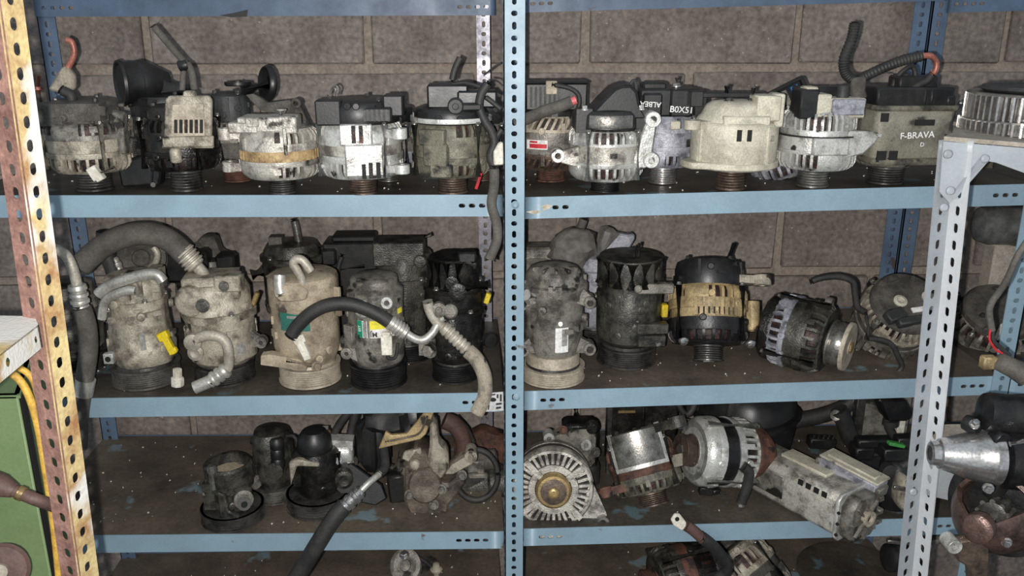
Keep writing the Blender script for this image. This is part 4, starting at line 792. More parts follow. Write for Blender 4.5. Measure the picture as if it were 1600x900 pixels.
t = Th('alternator', 'grey alternator lying on its side, its round pulley facing right', 'alternator', 1260, 570, Y=YF + .09, iso=True)
t.orient((.78, -.62, -.06), 1258, 524, YF + .10, 66)
f, q, cv = alt(t, 34, 26, 58, 30, 66, 82, 112, 128, 'alu_dark', 'alu_dark', 'alu_blue', 'oily', 'steel', 26, .55, .6, seed=131, ng=4, grooves=1, rcov=.9)
t.add('pulley_face', 'steel_pale', lathe([(37, -2), (38, 0), (38, 4), (33, 5), (31, 1.5), (12, 1), (12, -3), (6, -4)], 44)); t.add('nut', 'brass', prof((0, 0, 2), (0, 0, -1), [(9, 0), (9, 8), (5, 9)], 6))
t.add('rear_ear', 'alu_blue', vlug(150, 52, 36, 96, 112, 13, 6, 30)); t.add('front_ear', 'alu_grey', vlug(95, 54, 8, 44, 54, 11, 5, 14))
t = Th('alternator', 'grey alternator with its black wired back plate turned to the camera, beside the grey post', 'alternator', 1400, 560, Y=YF + .14, iso=True)
t.orient((0, .62, -.78), 1397, 498, YF + .13, 66)
f, q, cv = alt(t, 22, 24, 56, 26, 62, 76, 108, None, 'alu_grey', 'grime', 'alu_warm', None, 'steel_dark', 34, .6, .7, seed=141, ng=3)
bp = t.add('back_plate', 'grime', lathe([(52, 104), (50, 116), (46, 120), (20, 121)], 40), greeble(40, 116, 122, 14, 5, -170, 170, .8), bevel=0)
for x, y_ in ((-14, -8), (30, -14)): t.add('insert', 'cream', prof((x, -y_ - 12, 119), (0, 0, 1), [(10, 0), (10, 4), (6, 5), (3, 3)], 16), parent=bp)
t.add('paper_strip', 'label_white', box((14, -20, 124), (34, 8, 2), rz=8), parent=bp); t.add('dark_cap', 'grey_plastic', prof((22, -38, 116), (0, 0, 1), [(15, 0), (15, 10), (12, 12)], 20), parent=bp); t.add('connector', 'grey_plastic', box((-30, -30, 122), (30, 18, 14), rz=20), box((-10, -40, 122), (40, 12, 14), rz=10), parent=bp, bevel=2)
t = Th('cable', 'black cable arching over the grey alternator and dropping to the shelf front', 'cable', 1360, 560, Y=YF + .045)
t.add('arched_lead', 'rubber', pipe([t.loc(*p, y=40) for p in ((1266, 440), (1284, 434), (1310, 432), (1332, 440), (1336, 460), (1340, 480), (1352, 488))], 5, 10)); t.add('drooping_lead', 'rubber', pipe([t.loc(*p) for p in ((1352, 528), (1380, 532), (1394, 540), (1402, 556), (1409, 572), (1402, 582), (1390, 587))], 4, 10), pipe([t.loc(*p, y=20) for p in ((1352, 488), (1356, 510), (1360, 528), (1394, 540))], 2.4, 8))
# ================================================================ LOWER SHELF, LEFT BAY
def dished(t, rp, hp, mat, n=4):
    p = t.add('pulley', mat, ribbed(rp, 0, hp, n, 1.02, 2.4)); t.add('pulley_web', mat, lathe([(rp * .5, hp * .3), (rp * .9, hp * .35), (rp * .92, hp + .5), (rp * 1.0, hp + .5)], 44), parent=p); return p
t = Th('pump', 'small steering pump with an open cup top, standing alone on its wide pulley', 'pump', 352, 833, 'LL', 49)
dished(t, 49, 19, 'steel_dark')
b = t.add('body', 'alu_dark', lathe([(22, 12), (28, 20), (30, 46), (36, 52), (37, 84), (34, 87), (30, 86), (28, 70), (6, 68)], 44, lob=lambda a, h: 1 + .03 * cos(4 * a)), box((-26, -18, 46), (18, 20, 40)), box((20, -20, 34), (26, 18, 20), rz=30), greeble(34, 26, 70, 8, 4))
t.add('cup_floor', 'alu_dusty', lathe([(29, 70), (29, 72), (4, 72)], 30), parent=b)
t.add('stud_bolt', 'steel', prof((-16, -30, 60), (0, 0, 1), [(6, 0), (6, 26), (8, 27), (8, 34), (5, 36)], 8)); t.add('outlet', 'alu_grey', prof((26, -24, 42), (.35, -1, 0), [(15, -14), (15, 8), (12, 10)], 18)); t.add('outlet_eye', 'chrome', ring((30, -37, 42), (.35, -1, 0), 10, 5, 8))
t.add('outlet_bore', 'dark_hole', prof((32.6, -44.6, 42), (.35, -1, 0), [(5, 0), (5, .8)], 14)); t.add('foot', 'alu_dark', prism([(-8, 18), (-8, 60), (4, 56), (6, 30), (22, 22), (20, 14), (0, 12)], -42, -30), bevel=2)
t = Th('pump', 'grey pump with a bright ribbed pulley and a silver spout, behind the open cup pump', 'pump', 424, 790, 'LL', 34)
p = t.add('pulley', 'steel', ribbed(34, 0, 20, 4, 1.03, 2.4)); b = t.add('body', 'alu_dark', lathe([(26, 18), (31, 24), (32, 60), (30, 92), (26, 102), (12, 106)], 40, lob=lambda a, h: 1 + .05 * cos(3 * a + 1)), greeble(31, 30, 84, 9, 8), prof((10, -26, 54), (0, -1, 0), [(13, 0), (13, 10), (8, 12)], 16))
t.add('tank_rib', 'black_plastic', prof((14, -27, 56), (0, .1, 1), [(10, 0), (11, 2), (11, 12), (10, 14), (11, 16), (11, 26), (10, 28), (11, 30), (11, 40), (8, 44)], 18)); s_ = t.add('spout', 'chrome', cyl((-26, -26, 40), (-38, -34, 68), 6.5, 5.5), cyl((-37, -33, 66), (-39, -35, 72), 7.5)); t.add('spout_base', 'alu_grey', prof((-22, -24, 30), (-.3, -.4, .8), [(10, 0), (10, 12), (6, 14)], 14)); t.add('wire', 'rubber', pipe([(24, -10, 96), (38, -14, 98), (44, -16, 88), (42, -16, 66)], 2.4, 8))
t = Th('pump', 'black oily pump with a wide dished pulley, left of the slanted hose', 'pump', 490, 815, 'LL', 51)
dished(t, 50, 22, 'steel_dark'); b = t.add('body', 'oily', lathe([(24, 14), (30, 24), (34, 34), (35, 84), (30, 90), (12, 92)], 40, lob=lambda a, h: 1 + .05 * cos(4 * a)), greeble(34, 34, 80, 9, 14), box((-24, -14, 62), (16, 22, 40)))
t.add('cap', 'black_plastic', lathe([(26, 88), (28, 92), (26, 108), (18, 118), (6, 121)], 30)); t.add('bracket', 'alu_warm', prism([(-34, 50), (-34, 86), (-20, 90), (12, 84), (12, 78), (-22, 80)], -38, -26), bevel=2); t.add('side_roller', 'alu_dark', prof((46, -22, 52), (.2, -1, 0), [(14, -8), (14, 6), (9, 8), (4, 6)], 18), cyl((40, -12, 60), (38, -10, 88), 4)); t.add('web_bolt', 'chrome', hexbolt((20, -36, 10), (0, 0, 1), 5, 6))
t = Th('valve', 'bright silver hydraulic valve with two black hoses going up', 'valve', 528, 735, Y=YF + .13)
b = t.add('block', 'alu_clean', prof(t.loc(512, 708), (1, 0, .06), [(12, 0), (17, 4), (17, 34), (14, 38), (8, 40)], 22), box(t.loc(530, 690), (44, 22, 14), ry=4), cyl(t.loc(506, 726), t.loc(552, 722), 7, 6), box(t.loc(506, 692), (14, 20, 44)), bevel=0)
t.add('chrome_fitting', 'chrome', hexbolt(t.loc(528, 718, -16), (.3, -1, .3), 7, 12), cyl(t.loc(546, 722, -10), t.loc(556, 720, -14), 6)); t.add('brass_cap', 'brass', prof(t.loc(508, 680), (0, 0, 1), [(9, 0), (9, 6), (7, 8)], 14))
t.add('hose', 'rubber', pipe([t.loc(*p, y=14) for p in ((520, 688), (526, 670), (540, 650), (556, 634))], 6, 12)); t.add('hose', 'rubber', pipe([t.loc(*p, y=18) for p in ((546, 690), (550, 668), (556, 644), (560, 628))], 7, 12))
t.add('support_leg', 'alu_dark', box(t.loc(524, 752, 4), (16, 16, 60)), box(t.loc(526, 776, 4), (34, 24, 12)), bevel=2)
t = Th('hose', 'black hose with a crimped silver end slanting across the lower shelf edge', 'hose', 540, 800, Y=YF - .035)
h = t.add('rubber_hose', 'rubber', pipe([t.loc(*p, y=y_) for p, y_ in (((444, 930), -10), ((470, 892), -8), ((496, 850), -6), ((520, 812), 0), ((538, 790), 8))], 13, 18))
t.add('crimp', 'chrome', ferrule([t.loc(532, 798, 6), t.loc(565, 766, 18)], 11, 3), parent=h); t.add('metal_pipe', 'pipe_alu', pipe([t.loc(*p, y=y_) for p, y_ in (((562, 769), 17), ((578, 753), 28), ((594, 740), 44))], 5, 12), parent=h); t.add('far_pipe', 'rubber', pipe([t.loc(*p, y=y_) for p, y_ in (((592, 742), 42), ((602, 728), 60), ((600, 700), 90))], 7, 12), parent=h)
t = Th('cover_plate', 'black flat plate leaning behind the slanted hose', 'plate', 560, 800, 'LL', 10)
t.add('plate', 'black_plastic', rot(prism([(-52, 66), (-40, 84), (0, 58), (36, 34), (44, 14), (26, 4), (-20, 14), (-50, 40)], -4, 4), rx=-20), bevel=2)

t = Th('engine_mount', 'tan and brown cast bracket assembly with a round cover and crumpled black wrapping', 'bracket', 660, 800, 'LL', 40)
y0 = -10
def Q(pts, y): return [L(px, py, y) for px, py in pts]
b = t.add('main_casting', 'soil', prism(Q(((632, 715), (650, 690), (668, 704), (672, 740), (700, 748), (716, 736), (728, 744), (716, 762), (702, 780), (700, 796), (664, 800), (640, 792), (632, 770)), -20), -40, 20), bevel=4)
t.add('round_cover', 'soil', prof(t.loc(664, 758, -44), (0, -1, .2), [(26, -10), (26, 2), (23, 6), (8, 7), (6, 6)], 32)); 
for px, py in ((640, 772), (690, 764), (678, 788), (722, 742)): t.add('bolt', 'alu_grey', hexbolt(t.loc(px, py, -48), (0, -1, .1), 6, 9))
t.add('tan_lobe', 'alu_warm', prism(Q(((672, 654), (682, 656), (686, 692), (700, 702), (702, 728), (692, 744), (678, 742), (668, 718), (672, 690)), -30), -44, -6), bevel=6)
t.add('tan_arm', 'alu_warm', prism(Q(((696, 736), (706, 722), (736, 704), (740, 712), (738, 720), (708, 736)), -30), -40, -16), ring(t.loc(736, 714, -42), (0, 1, 0), 10, 4, 26), bevel=3)
pl = t.add('gasket_plate', 'tan_alu', prism(Q(((592, 699), (603, 672), (612, 678), (636, 676), (654, 654), (662, 642), (678, 642), (666, 676), (657, 684)), -62), -68, -60), bevel=1.5); t.add('plate_bead', 'soil', pipe([t.loc(px, py, -69) for px, py in ((602, 690), (634, 684), (656, 676), (668, 650))], 1.6, 8), parent=pl)
t.add('inlet_stub', 'alu_grey', cyl(t.loc(602, 732, -30), t.loc(626, 730, -30), 12, 13), cyl(t.loc(624, 730, -30), t.loc(640, 728, -24), 10)); t.add('tan_tab', 'alu_warm', prism(Q(((628, 714), (632, 704), (658, 698), (660, 706), (640, 720)), -34), -40, -32), prof(t.loc(648, 724, -40), (0, -1, 0), [(9, 0), (8, 8), (4, 10)], 9), bevel=1.5)
g = lathe([(20, 0), (44, 10), (54, 26), (50, 42), (36, 56), (10, 62)], 34, lob=lambda a, h: 1 + .14 * sin(3 * a + h * .1) + .1 * sin(8 * a + h * .3) + .05 * sin(13 * a - h * .5))
t.add('black_wrapping', 'bag_dark' if 0 else 'black_plastic', mv(g, *t.loc(620, 672, 2)), mv(lathe([(10, 0), (24, 20), (22, 70), (8, 84)], 24, lob=lambda a, h: 1 + .16 * sin(4 * a + h * .12) + .08 * sin(9 * a)), *t.loc(584, 734, 0)))
t.add('side_casting', 'soil', prism(Q(((618, 722), (634, 716), (652, 698), (670, 702), (676, 746), (648, 750), (634, 744), (626, 736)), -24), -38, 20), bevel=4); t.add('rubber_block', 'black_plastic', prism(Q(((604, 742), (634, 738), (640, 780), (610, 786)), -4), -12, 20), bevel=4)

t = Th('belt_ring', 'black rubber belt ring leaning beside the tan bracket', 'belt', 745, 790, Y=YF + .12)
t.add('ring', 'rubber', pipe([(33 * cos(2 * pi * i / 18), 6 * sin(2 * pi * i / 18) - 4, 50 + 36 * sin(2 * pi * i / 18)) for i in range(19)], 4.5, 10, 3))
t = Th('starter', 'dark starter motor lying behind the belt ring, beside the centre post', 'starter', 758, 775, Y=YF + .2, iso=True)
b = t.add('body', 'alu_dark', prof((-52, 0, 22), (1, -.1, .1), [(12, 0), (26, 6), (30, 10), (30, 60), (26, 64), (26, 92), (12, 96)], 30)); t.add('solenoid', 'grime', prof((-40, -8, 66), (1, 0, .05), [(10, 0), (16, 4), (16, 56), (10, 60)], 22)); t.add('fin_block', 'alu_grey', box((-14, -20, 58), (26, 14, 34)), box((-10, -28, 52), (30, 8, 8)), bevel=2); t.add('end_disc', 'steel', prof((40, -20, 14), (.3, -1, .2), [(10, -6), (26, -5), (26, 2), (22, 4), (6, 5)], 28)); t.add('ring_hub', 'steel_dark', prof((-18, -26, 40), (0, -1, .1), [(18, -8), (18, 4), (6, 5)], 20))
t = Th('air_hose', 'dark reddish rubber hose bent behind the tan bracket', 'hose', 712, 720, Y=YF + .2)
t.add('bent_hose', 'brown_rubber', pipe([t.loc(*p) for p in ((700, 740), (722, 716), (724, 690), (712, 666), (694, 656))], 13, 16)); t.add('hose_rim', 'rubber', pipe([t.loc(*p, y=10) for p in ((696, 730), (738, 706), (732, 676), (712, 652))], 5, 10))
t = Th('carton', 'rust brown crumpled box at the back beside the centre post', 'box', 745, 725, 'LL', 14)
t.add('case', 'rust', prism([(-34, 0), (-36, 34), (-16, 40), (8, 52), (30, 44), (44, 40), (44, 0)], -16, 16), bevel=3)

# ================================================================ LOWER SHELF, RIGHT BAY
t = Th('alternator', 'grey alternator facing forward with a brass coloured pulley, right of the centre post', 'alternator', 862, 820, Y=YF + .05, iso=True)
t.orient((-.06, -.93, .2), 864, 758, YF + .07, 30)
r = 62
sp = [box((*pol(360 * (i + .5) / 34, r * .79), 13), (4.4, r * .32, 7), rz=360 * (i + .5) / 34) for i in range(34)]
t.add('front_housing', 'alu', *sp, lathe([(r * .91, 9), (r * .97, 9.5), (r * 1.02, 14), (r * 1.02, 30), (r * .91, 30), (r * .91, 9)], 52, caps=False), lathe([(r * .46, 8), (r * .62, 8), (r * .62, 16), (r * .46, 16), (r * .46, 8)], 40, caps=False), *[box((*pol(a, r * .72), 8), (9, r * .56, 7), rz=a) for a in (48, 132, 228, 312)], slab([pol(a, q) for a, q in ((195, 60), (190, 84), (170, 90), (128, 100), (118, 98), (112, 92), (70, 60), (120, 56), (160, 54))], 16, 24))
t.add('winding', 'dark_hole', lathe([(10, 20), (r * .93, 20), (r * .93, 22)], 40)); t.add('winding_ring', 'winding', lathe([(r * .62, 17), (r * .7, 18), (r * .7, 19.5)], 40))
t.add('stator', 'grime', lathe([(r - 4, 28), (r - 1, 30), (r - 1, 52), (r - 6, 54)], 44)); t.add('rear_housing', 'alu_grey', lathe([(r - 3, 52), (r, 54), (r, 70), (r * .8, 84), (20, 86)], 44))
p = t.add('pulley', 'brass', lathe([(12, -4), (24, -3), (27, 0), (27, 3), (24, 4), (24, 8), (27, 10), (27, 20), (20, 20)], 36)); t.add('pulley_dish', 'steel_brown', lathe([(8, -6), (20, -4.5), (20, -3.5)], 30), parent=p); t.add('nut', 'brass', prof((0, 0, -3), (0, 0, -1), [(9, 0), (9, 8), (6, 10), (4, 10), (4, 7)], 6), parent=p)
t.add('ear_bush', 'steel', ring((*pol(120, 92), 6), (0, 0, 1), 10, 5, 22, 18))
t = Th('pump', 'small dark cast pump with two bolt eyes, behind the forward facing alternator', 'pump', 895, 730, Y=YF + .17)
b = t.add('casting', 'alu_grey', prism(Q(((852, 688), (858, 680), (878, 672), (890, 664), (918, 662), (932, 676), (930, 716), (914, 736), (896, 728), (890, 704), (866, 700)), 0), -14, 14), bevel=3); t.add('dark_head', 'oily', box(t.loc(904, 668, 4), (50, 34, 24)), box(t.loc(912, 700, 6), (40, 40, 60)), prof(t.loc(924, 666, -6), (0, -1, 0), [(12, -8), (12, 8), (6, 9)], 16), bevel=4)
eye(858, 686, -20, 8.5, 3.6, 18); eye(916, 696, -22, 8.5, 4, 20); t.add('inlet_ring', 'chrome', prof(t.loc(893, 708, -14), (-.3, -1, 0), [(13, 0), (13, 10), (10, 11), (8, 6)], 22)); t.add('top_pin', 'black_plastic', cyl(t.loc(899, 650), t.loc(898, 636), 3.5)); t.add('side_bolts', 'steel', hexbolt(t.loc(930, 706, -16), (.3, -1, 0), 6, 8)); t.add('rubber_base', 'rubber', prof(t.loc(918, 722, 0), (0, 0, -1), [(18, 0), (20, 6), (20, 30), (10, 34)], 20)); t.add('rusty_bolt', 'rust', hexbolt(t.loc(880, 672, -14), (0, -1, .3), 5, 6))

t = Th('alternator', 'rusty alternator with a flat bright silver shield, tilted in the right bay', 'alternator', 1010, 790, Y=YF + .08, iso=True)
t.orient((.22, -.5, -.84), 1006, 728, YF + .12, 62)
f, q, cv = alt(t, 22, 20, 54, 22, 48, 64, 100, 120, 'olive', 'rust', 'rust', 'steel_brown', 'steel_brown', 28, .5, .5, seed=151, ng=4, rcov=.8)
sh_ = t.add('shield', 'steel', sector([(57, 62), (58, 64), (58, 116), (56, 118)], -52, 34, 5, 14)); t.add('shield_edge', 'alu_clean', sector([(58.5, 60), (59, 120)], -55, -50, 7, 2), parent=sh_); t.add('shield_edge', 'alu_clean', sector([(58.5, 60), (59, 122)], 30, 35, 7, 2), parent=sh_); t.add('shield_rail', 'alu_clean', sector([(59, 60), (59, 66)], -52, 34, 6, 14), parent=sh_)
t.add('mount_ear', 'olive', vlug(75, 50, 34, 46, 70, 14, 6, 24)); t.add('mount_ear', 'rust', vlug(-70, 50, 26, 30, 46, 12, 5, 20)); t.add('rear_ear', 'alu_dark', vlug(40, 40, 50, 104, 122, 14, 6, 18))
t = Th('alternator', 'silver alternator with a black band and rusty end cap, lying on its side', 'alternator', 1120, 760, Y=YF + .1, iso=True)
t.orient((-.93, -.2, .16), 1122, 705, YF + .12, 66)
f, q, cv = alt(t, 24, 20, 54, 22, 52, 74, 114, None, 'alu_clean', 'black_paint', 'alu_clean', None, 'steel_brown', 26, .55, .6, seed=161, ng=5, pf=((-180, 180),))
t.add('rust_cap', 'rust', lathe([(38, 112), (44, 116), (42, 136), (34, 148), (12, 152)], 30, lob=lambda a, h: 1 + .06 * cos(3 * a)), greeble(40, 118, 140, 7, 3, -170, 170)); t.add('cap_plug', 'oily', lathe([(24, 146), (24, 156), (16, 158)], 18))
t = Th('cable', 'thick black cable with a bare terminal hanging from the rusty end cap', 'cable', 1160, 760, Y=YF + .05)
h = t.add('lead', 'rubber', pipe([t.loc(*p) for p in ((1160, 728), (1170, 738), (1167, 760), (1158, 785))], 8, 14)); t.add('terminal', 'chrome', cyl(t.loc(1158, 782), t.loc(1156, 798), 3.5), hexbolt(t.loc(1158, 786), (0, -.2, -1), 5, 6), parent=h)
t = Th('connector', 'tiny black connector on the lower shelf under the silver alternator', 'connector', 1110, 776, 'LR', 6)
t.add('shell', 'black_plastic', box((-6, 0, 7), (22, 12, 12), ry=10), box((10, 0, 5), (14, 10, 8), rz=20), bevel=1.5); t.add('contact', 'steel', cyl((16, -2, 4), (24, -4, 4), 3))

t = Th('air_box', 'big black plastic air box with rounded sides at the back of the right bay', 'air box', 1168, 716, 'LR', 40)
b = t.add('shell', 'black_plastic', lathe([(60, 0), (78, 14), (84, 60), (76, 90), (60, 108), (30, 114)], 44, lob=lambda a, h: 1 + .05 * cos(2 * a) + .03 * cos(5 * a)), box((-56, 10, 84), (80, 60, 50)), bevel=0); t.add('rim', 'black_plastic', lathe([(86, 58), (89, 60), (89, 66), (85, 68)], 44, lob=lambda a, h: 1 + .05 * cos(2 * a) + .03 * cos(5 * a)), parent=b); t.add('ridge', 'grey_plastic', box((-40, -62, 92), (9, 8, 34), ry=12), parent=b, bevel=2)
t.add('arched_duct', 'rubber', pipe([t.loc(*p, y=-10) for p in ((1225, 658), (1250, 656), (1280, 650), (1310, 640), (1330, 628))], 12, 14))
t = Th('control_box', 'dark metal box with a brass strip, behind the rusty alternator', 'box', 1003, 735, 'LR', 26)
b = t.add('case', 'oily', box((0, 0, 62), (104, 50, 124)), box((-2, -26, 70), (6, 6, 110)), bevel=3); t.add('brass_strip', 'brass', box((-28, -26, 92), (26, 3, 3)), parent=b); t.add('foot_rail', 'steel_dark', box((-54, -28, 62), (7, 7, 130)), bevel=1); t.add('wire', 'rubber', pipe([(40, -28, 120), (60, -34, 90), (74, -30, 100), (84, -10, 124)], 5, 10))

t = Th('actuator', 'long scuffed aluminium box lying aslant with its end over the shelf edge', 'gear motor', 1265, 780, Y=YF + .06, iso=True)
ax = Vector((.52, -.85, -.03)).normalized(); t.o.location = at(1262, 764, YF + .045)
t.o.rotation_euler = (0, 0, math.atan2(ax.y, ax.x))        # local x = long axis towards the camera
def rbox(x0, x1, w_, h_, ch):
    o = [(-w_ / 2, -h_ / 2 + ch), (-w_ / 2 + ch, -h_ / 2), (w_ / 2 - ch, -h_ / 2), (w_ / 2, -h_ / 2 + ch), (w_ / 2, h_ / 2 - ch), (w_ / 2 - ch, h_ / 2), (-w_ / 2 + ch, h_ / 2), (-w_ / 2, h_ / 2 - ch)]
    V = [(x0, y_, z) for y_, z in o] + [(x1, y_, z) for y_, z in o]; return V, [tuple(range(8))[::-1], tuple(range(8, 16))] + [(i, (i + 1) % 8, 8 + (i + 1) % 8, 8 + i) for i in range(8)]
b = t.add('body', 'alu', rbox(-98, 74, 66, 70, 9), bevel=2)
t.add('side_panel', 'alu_grey', box((-50, -33.5, 2), (60, 3, 40)), parent=b, bevel=1.5); t.add('end_flange', 'alu_clean', rbox(74, 80, 74, 76, 8), bevel=1); e_ = t.add('end_cap', 'alu_grey', rbox(80, 100, 66, 72, 14), bevel=3)
for i in range(4): t.add('slot', 'dark_hole', box((10 + i * 14, -33.6, 27), (8, 2.4, 8)), parent=b)
for i in range(8): a = i * pi / 4; t.add('rib', 'alu_grey', box((101, cos(a) * 20, sin(a) * 20), (6, 24, 3), rx=math.degrees(a)), parent=e_)
t.add('output_bore', 'steel_pale', ring((98, 2, 2), (1, 0, 0), 12, 7.5, 10, 20)); t.add('rust_core', 'rust', prof((100, 2, 2), (1, 0, 0), [(7.5, 0), (7.5, 3)], 16)); t.add('pad', 'cream', box((-10, 10, 37), (84, 28, 5)), bevel=1); t.add('clip', 'alu_grey', box((96, 34, 22), (14, 10, 8)), box((96, 36, 0), (14, 10, 8)), box((96, 34, -16), (14, 12, 8)), bevel=1)
for z in (-24, -6, 12): t.add('rivet', 'dark_hole', prof((81, -36, z), (0, -1, 0), [(2.6, 0), (2.6, 1.6)], 10))
t = Th('control_unit', 'pale aluminium control unit resting on the long scuffed box', 'control unit', 1330, 745, Y=YF + .03, iso=True)
ax2 = Vector((.62, -.78, -.12)).normalized(); t.o.location = at(1330, 745, YF + .02); t.o.rotation_euler = (rad(-4), rad(7), math.atan2(ax2.y, ax2.x))
b = t.add('case', 'alu_blue', box((0, 0, 0), (96, 40, 34)), bevel=3); t.add('lid', 'cream', box((0, 0, 18.5), (98, 42, 4)), box((0, 0, 22), (80, 26, 4)), parent=b, bevel=1.5); t.add('end_notch', 'alu_grey', box((50, -4, 4), (8, 30, 16)), parent=b, bevel=1.5); t.add('end_notch', 'alu_grey', box((-50, -4, 6), (8, 30, 14)), parent=b, bevel=1.5)
t = Th('connector', 'black multi pin connector lying behind the long scuffed box', 'connector', 1285, 703, 'LR', 8)
b = t.add('shell', 'black_plastic', box((0, 0, 9), (42, 20, 16), ry=4), bevel=2)
for i in range(5): t.add('pin', 'steel', cyl((-16 + i * 8, -6, 16), (-15 + i * 8, -7, 22), 1.8), parent=b)
t = Th('pump', 'black electric pump standing in the right corner of the lower shelf', 'pump', 1394, 792, Y=YF + .06)
b = t.add('drum', 'black_plastic', prof(t.loc(1392, 790), (0, 0, 1), [(22, 0), (25, 4), (25, 64), (20, 72), (10, 76)], 32)); t.add('pipe', 'rubber', pipe([t.loc(*p, y=-14) for p in ((1388, 736), (1404, 732), (1420, 724), (1436, 716))], 8, 14), prof(t.loc(1388, 736, -14), (0, -1, 0), [(12, -6), (12, 6), (6, 8)], 16)); t.add('socket', 'black_plastic', box(t.loc(1396, 706), (40, 26, 18)), box(t.loc(1410, 692, 6), (24, 20, 22)), bevel=2); t.add('green_clip', 'green_plastic', box(t.loc(1400, 694, -10), (26, 10, 5), ry=12), bevel=1)
t = Th('hose', 'short black elbow hose standing behind the control unit', 'hose', 1322, 715, 'LR', 12)
h = t.add('elbow', 'rubber', pipe([(26, 0, 8), (8, 0, 26), (-4, 0, 50), (-16, 0, 70)], 13, 16)); t.add('collar', 'steel', prof((-18, 0, 60), (-.4, -.6, .4), [(8, 0), (8, 8), (4, 9)], 14), parent=h); t.add('lead', 'rubber', pipe([(26, 0, 8), (46, -4, 14), (66, 0, 12)], 7, 12), parent=h)
t = Th('bracket', 'black pressed steel bracket with a rubber foot behind the elbow hose', 'bracket', 1392, 700, Y=YF + .2)
b = t.add('plate', 'black_paint', prism(Q(((1366, 618), (1408, 618), (1420, 640), (1412, 652), (1380, 652)), 0), -16, 16), bevel=3); t.add('stem', 'rubber', pipe([t.loc(*p) for p in ((1386, 650), (1388, 668), (1396, 684), (1390, 700))], 6, 12), prof(t.loc(1392, 656), (0, 0, -1), [(12, 0), (12, 8), (7, 10)], 16)); t.add('cross_arm', 'black_plastic', box(t.loc(1366, 690), (60, 20, 14)), box(t.loc(1346, 704), (30, 30, 20)), box(t.loc(1372, 726, 4), (80, 30, 50)), bevel=3)
t = Th('radio_panel', 'silver grey equipment panel standing against the wall at the right', 'panel', 1384, 690, Y=YF + .33)
b = t.add('panel', 'alu_grey', box(t.loc(1372, 655), (92, 14, 76)), bevel=2); t.add('side_post', 'steel_dark', box(t.loc(1340, 650, -10), (14, 16, 80)), bevel=1.5); t.add('white_clip', 'white_plastic', box(t.loc(1347, 642, -10), (7, 5, 8)), parent=b, bevel=.8); t.add('white_bar', 'white_plastic', box(t.loc(1406, 668, -12), (12, 8, 40)), bevel=1)
t = Th('stator_core', 'pale copper flecked casting next to the grey post on the lower shelf', 'casting', 1412, 795, Y=YF + .02)
t.add('casting', 'alu_warm', prism(Q(((1396, 784), (1398, 766), (1404, 742), (1412, 738), (1424, 760), (1428, 796), (1408, 796)), 0), -14, 14), bevel=4); t.add('strap', 'steel', box(t.loc(1412, 764, -16), (34, 4, 6), ry=10), bevel=1)

# ================================================================ BOTTOM SHELF
t = Th('idler_pulley', 'small round idler pulley on the bottom shelf under the left bay', 'pulley', 640, 905, 'BL', 10)
b = t.add('wheel', 'alu_grey', prof(t.loc(634, 884), (-.1, -.75, .6), [(12, -16), (22, -14), (24, -8), (20, -4), (24, 0), (24, 4), (18, 6), (9, 3), (8, 7), (3, 8)], 34)); t.add('arm', 'alu_dark', cyl(t.loc(640, 892, 10), t.loc(666, 890, 24), 12, 14), prof(t.loc(668, 890, 24), (0, -.4, 1), [(20, -6), (20, 6), (10, 9)], 20)); t.add('spring_wire', 'rubber', pipe([t.loc(*p, y=10) for p in ((622, 872), (634, 864), (648, 868), (662, 876), (680, 890))], 2.6, 8)); t.add('axle_bolt', 'chrome', hexbolt(t.loc(632, 868, 0), (-.1, -.3, 1), 6, 6))
t = Th('bolt', 'pale flanged bolt standing on the bottom shelf near the centre post', 'bolt', 682, 905, 'BL', 4)
t.add('head', 'steel_pale', lathe([(4, 0), (4, 10), (9, 11), (10, 14), (6, 17), (5, 22), (2, 23)], 14))
t = Th('alternator', 'dark alternator with a rusty band lying on the bottom shelf, cut by the frame', 'alternator', 1050, 900, Y=YF + .17, iso=True)
t.orient((-.95, -.2, -.1), 1062, 902, YF + .17, 60)
alt(t, 24, 20, 52, 22, 54, 74, 108, 126, 'alu_dark', 'rust', 'oily', 'black_plastic', 'rust', 26, seed=171)
t.add('terminal_pin', 'black_plastic', cyl((0, 0, 70), (-20, 20, 70), 4))
t = Th('alternator', 'grey alternator end with a hex bolt on the bottom shelf, behind the red sleeved lug', 'alternator', 1160, 900, Y=YF + .16, iso=True)
t.orient((.5, -.5, -.55), 1178, 902, YF + .19, 56)
alt(t, 20, 18, 50, 20, 52, 66, 100, 112, 'alu_grey', 'grime', 'alu_warm', 'alu_warm', 'steel', 26, seed=175)
t.add('hex_bolt', 'steel', hexbolt((0, 0, 112), (0, .3, 1), 10, 16))
t = Th('cable', 'battery cable with a white lug and red sleeve lying over the lower shelf edge', 'cable', 1090, 850, Y=YF - .03)
h = t.add('lead', 'rubber', pipe([t.loc(*p, y=y_) for p, y_ in (((1094, 838), 0), ((1112, 852), 4), ((1130, 872), 14), ((1136, 890), 24), ((1122, 904), 30))], 9, 14)); t.add('sleeve', 'pink' if 0 else 'brown_rubber', pipe([t.loc(*p) for p in ((1070, 820), (1082, 828), (1098, 842))], 8, 14), parent=h, label='faded red sleeve')
lg = prism(Q(((1048, 812), (1054, 803), (1062, 803), (1072, 816), (1072, 826), (1064, 828), (1052, 820)), -2), -4, 2); t.add('lug', 'white_plastic', lg, parent=h, bevel=1.2); t.add('lug_hole', 'dark_hole', prof(t.loc(1058, 811, -4.5), (0, -1, 0), [(3.4, 0), (3.4, .6)], 14), parent=h)
t = Th('stain_disc', 'thin dark disc standing in for a round stain on the bottom shelf at right', 'lid', 1334, 898, 'BR', 0)
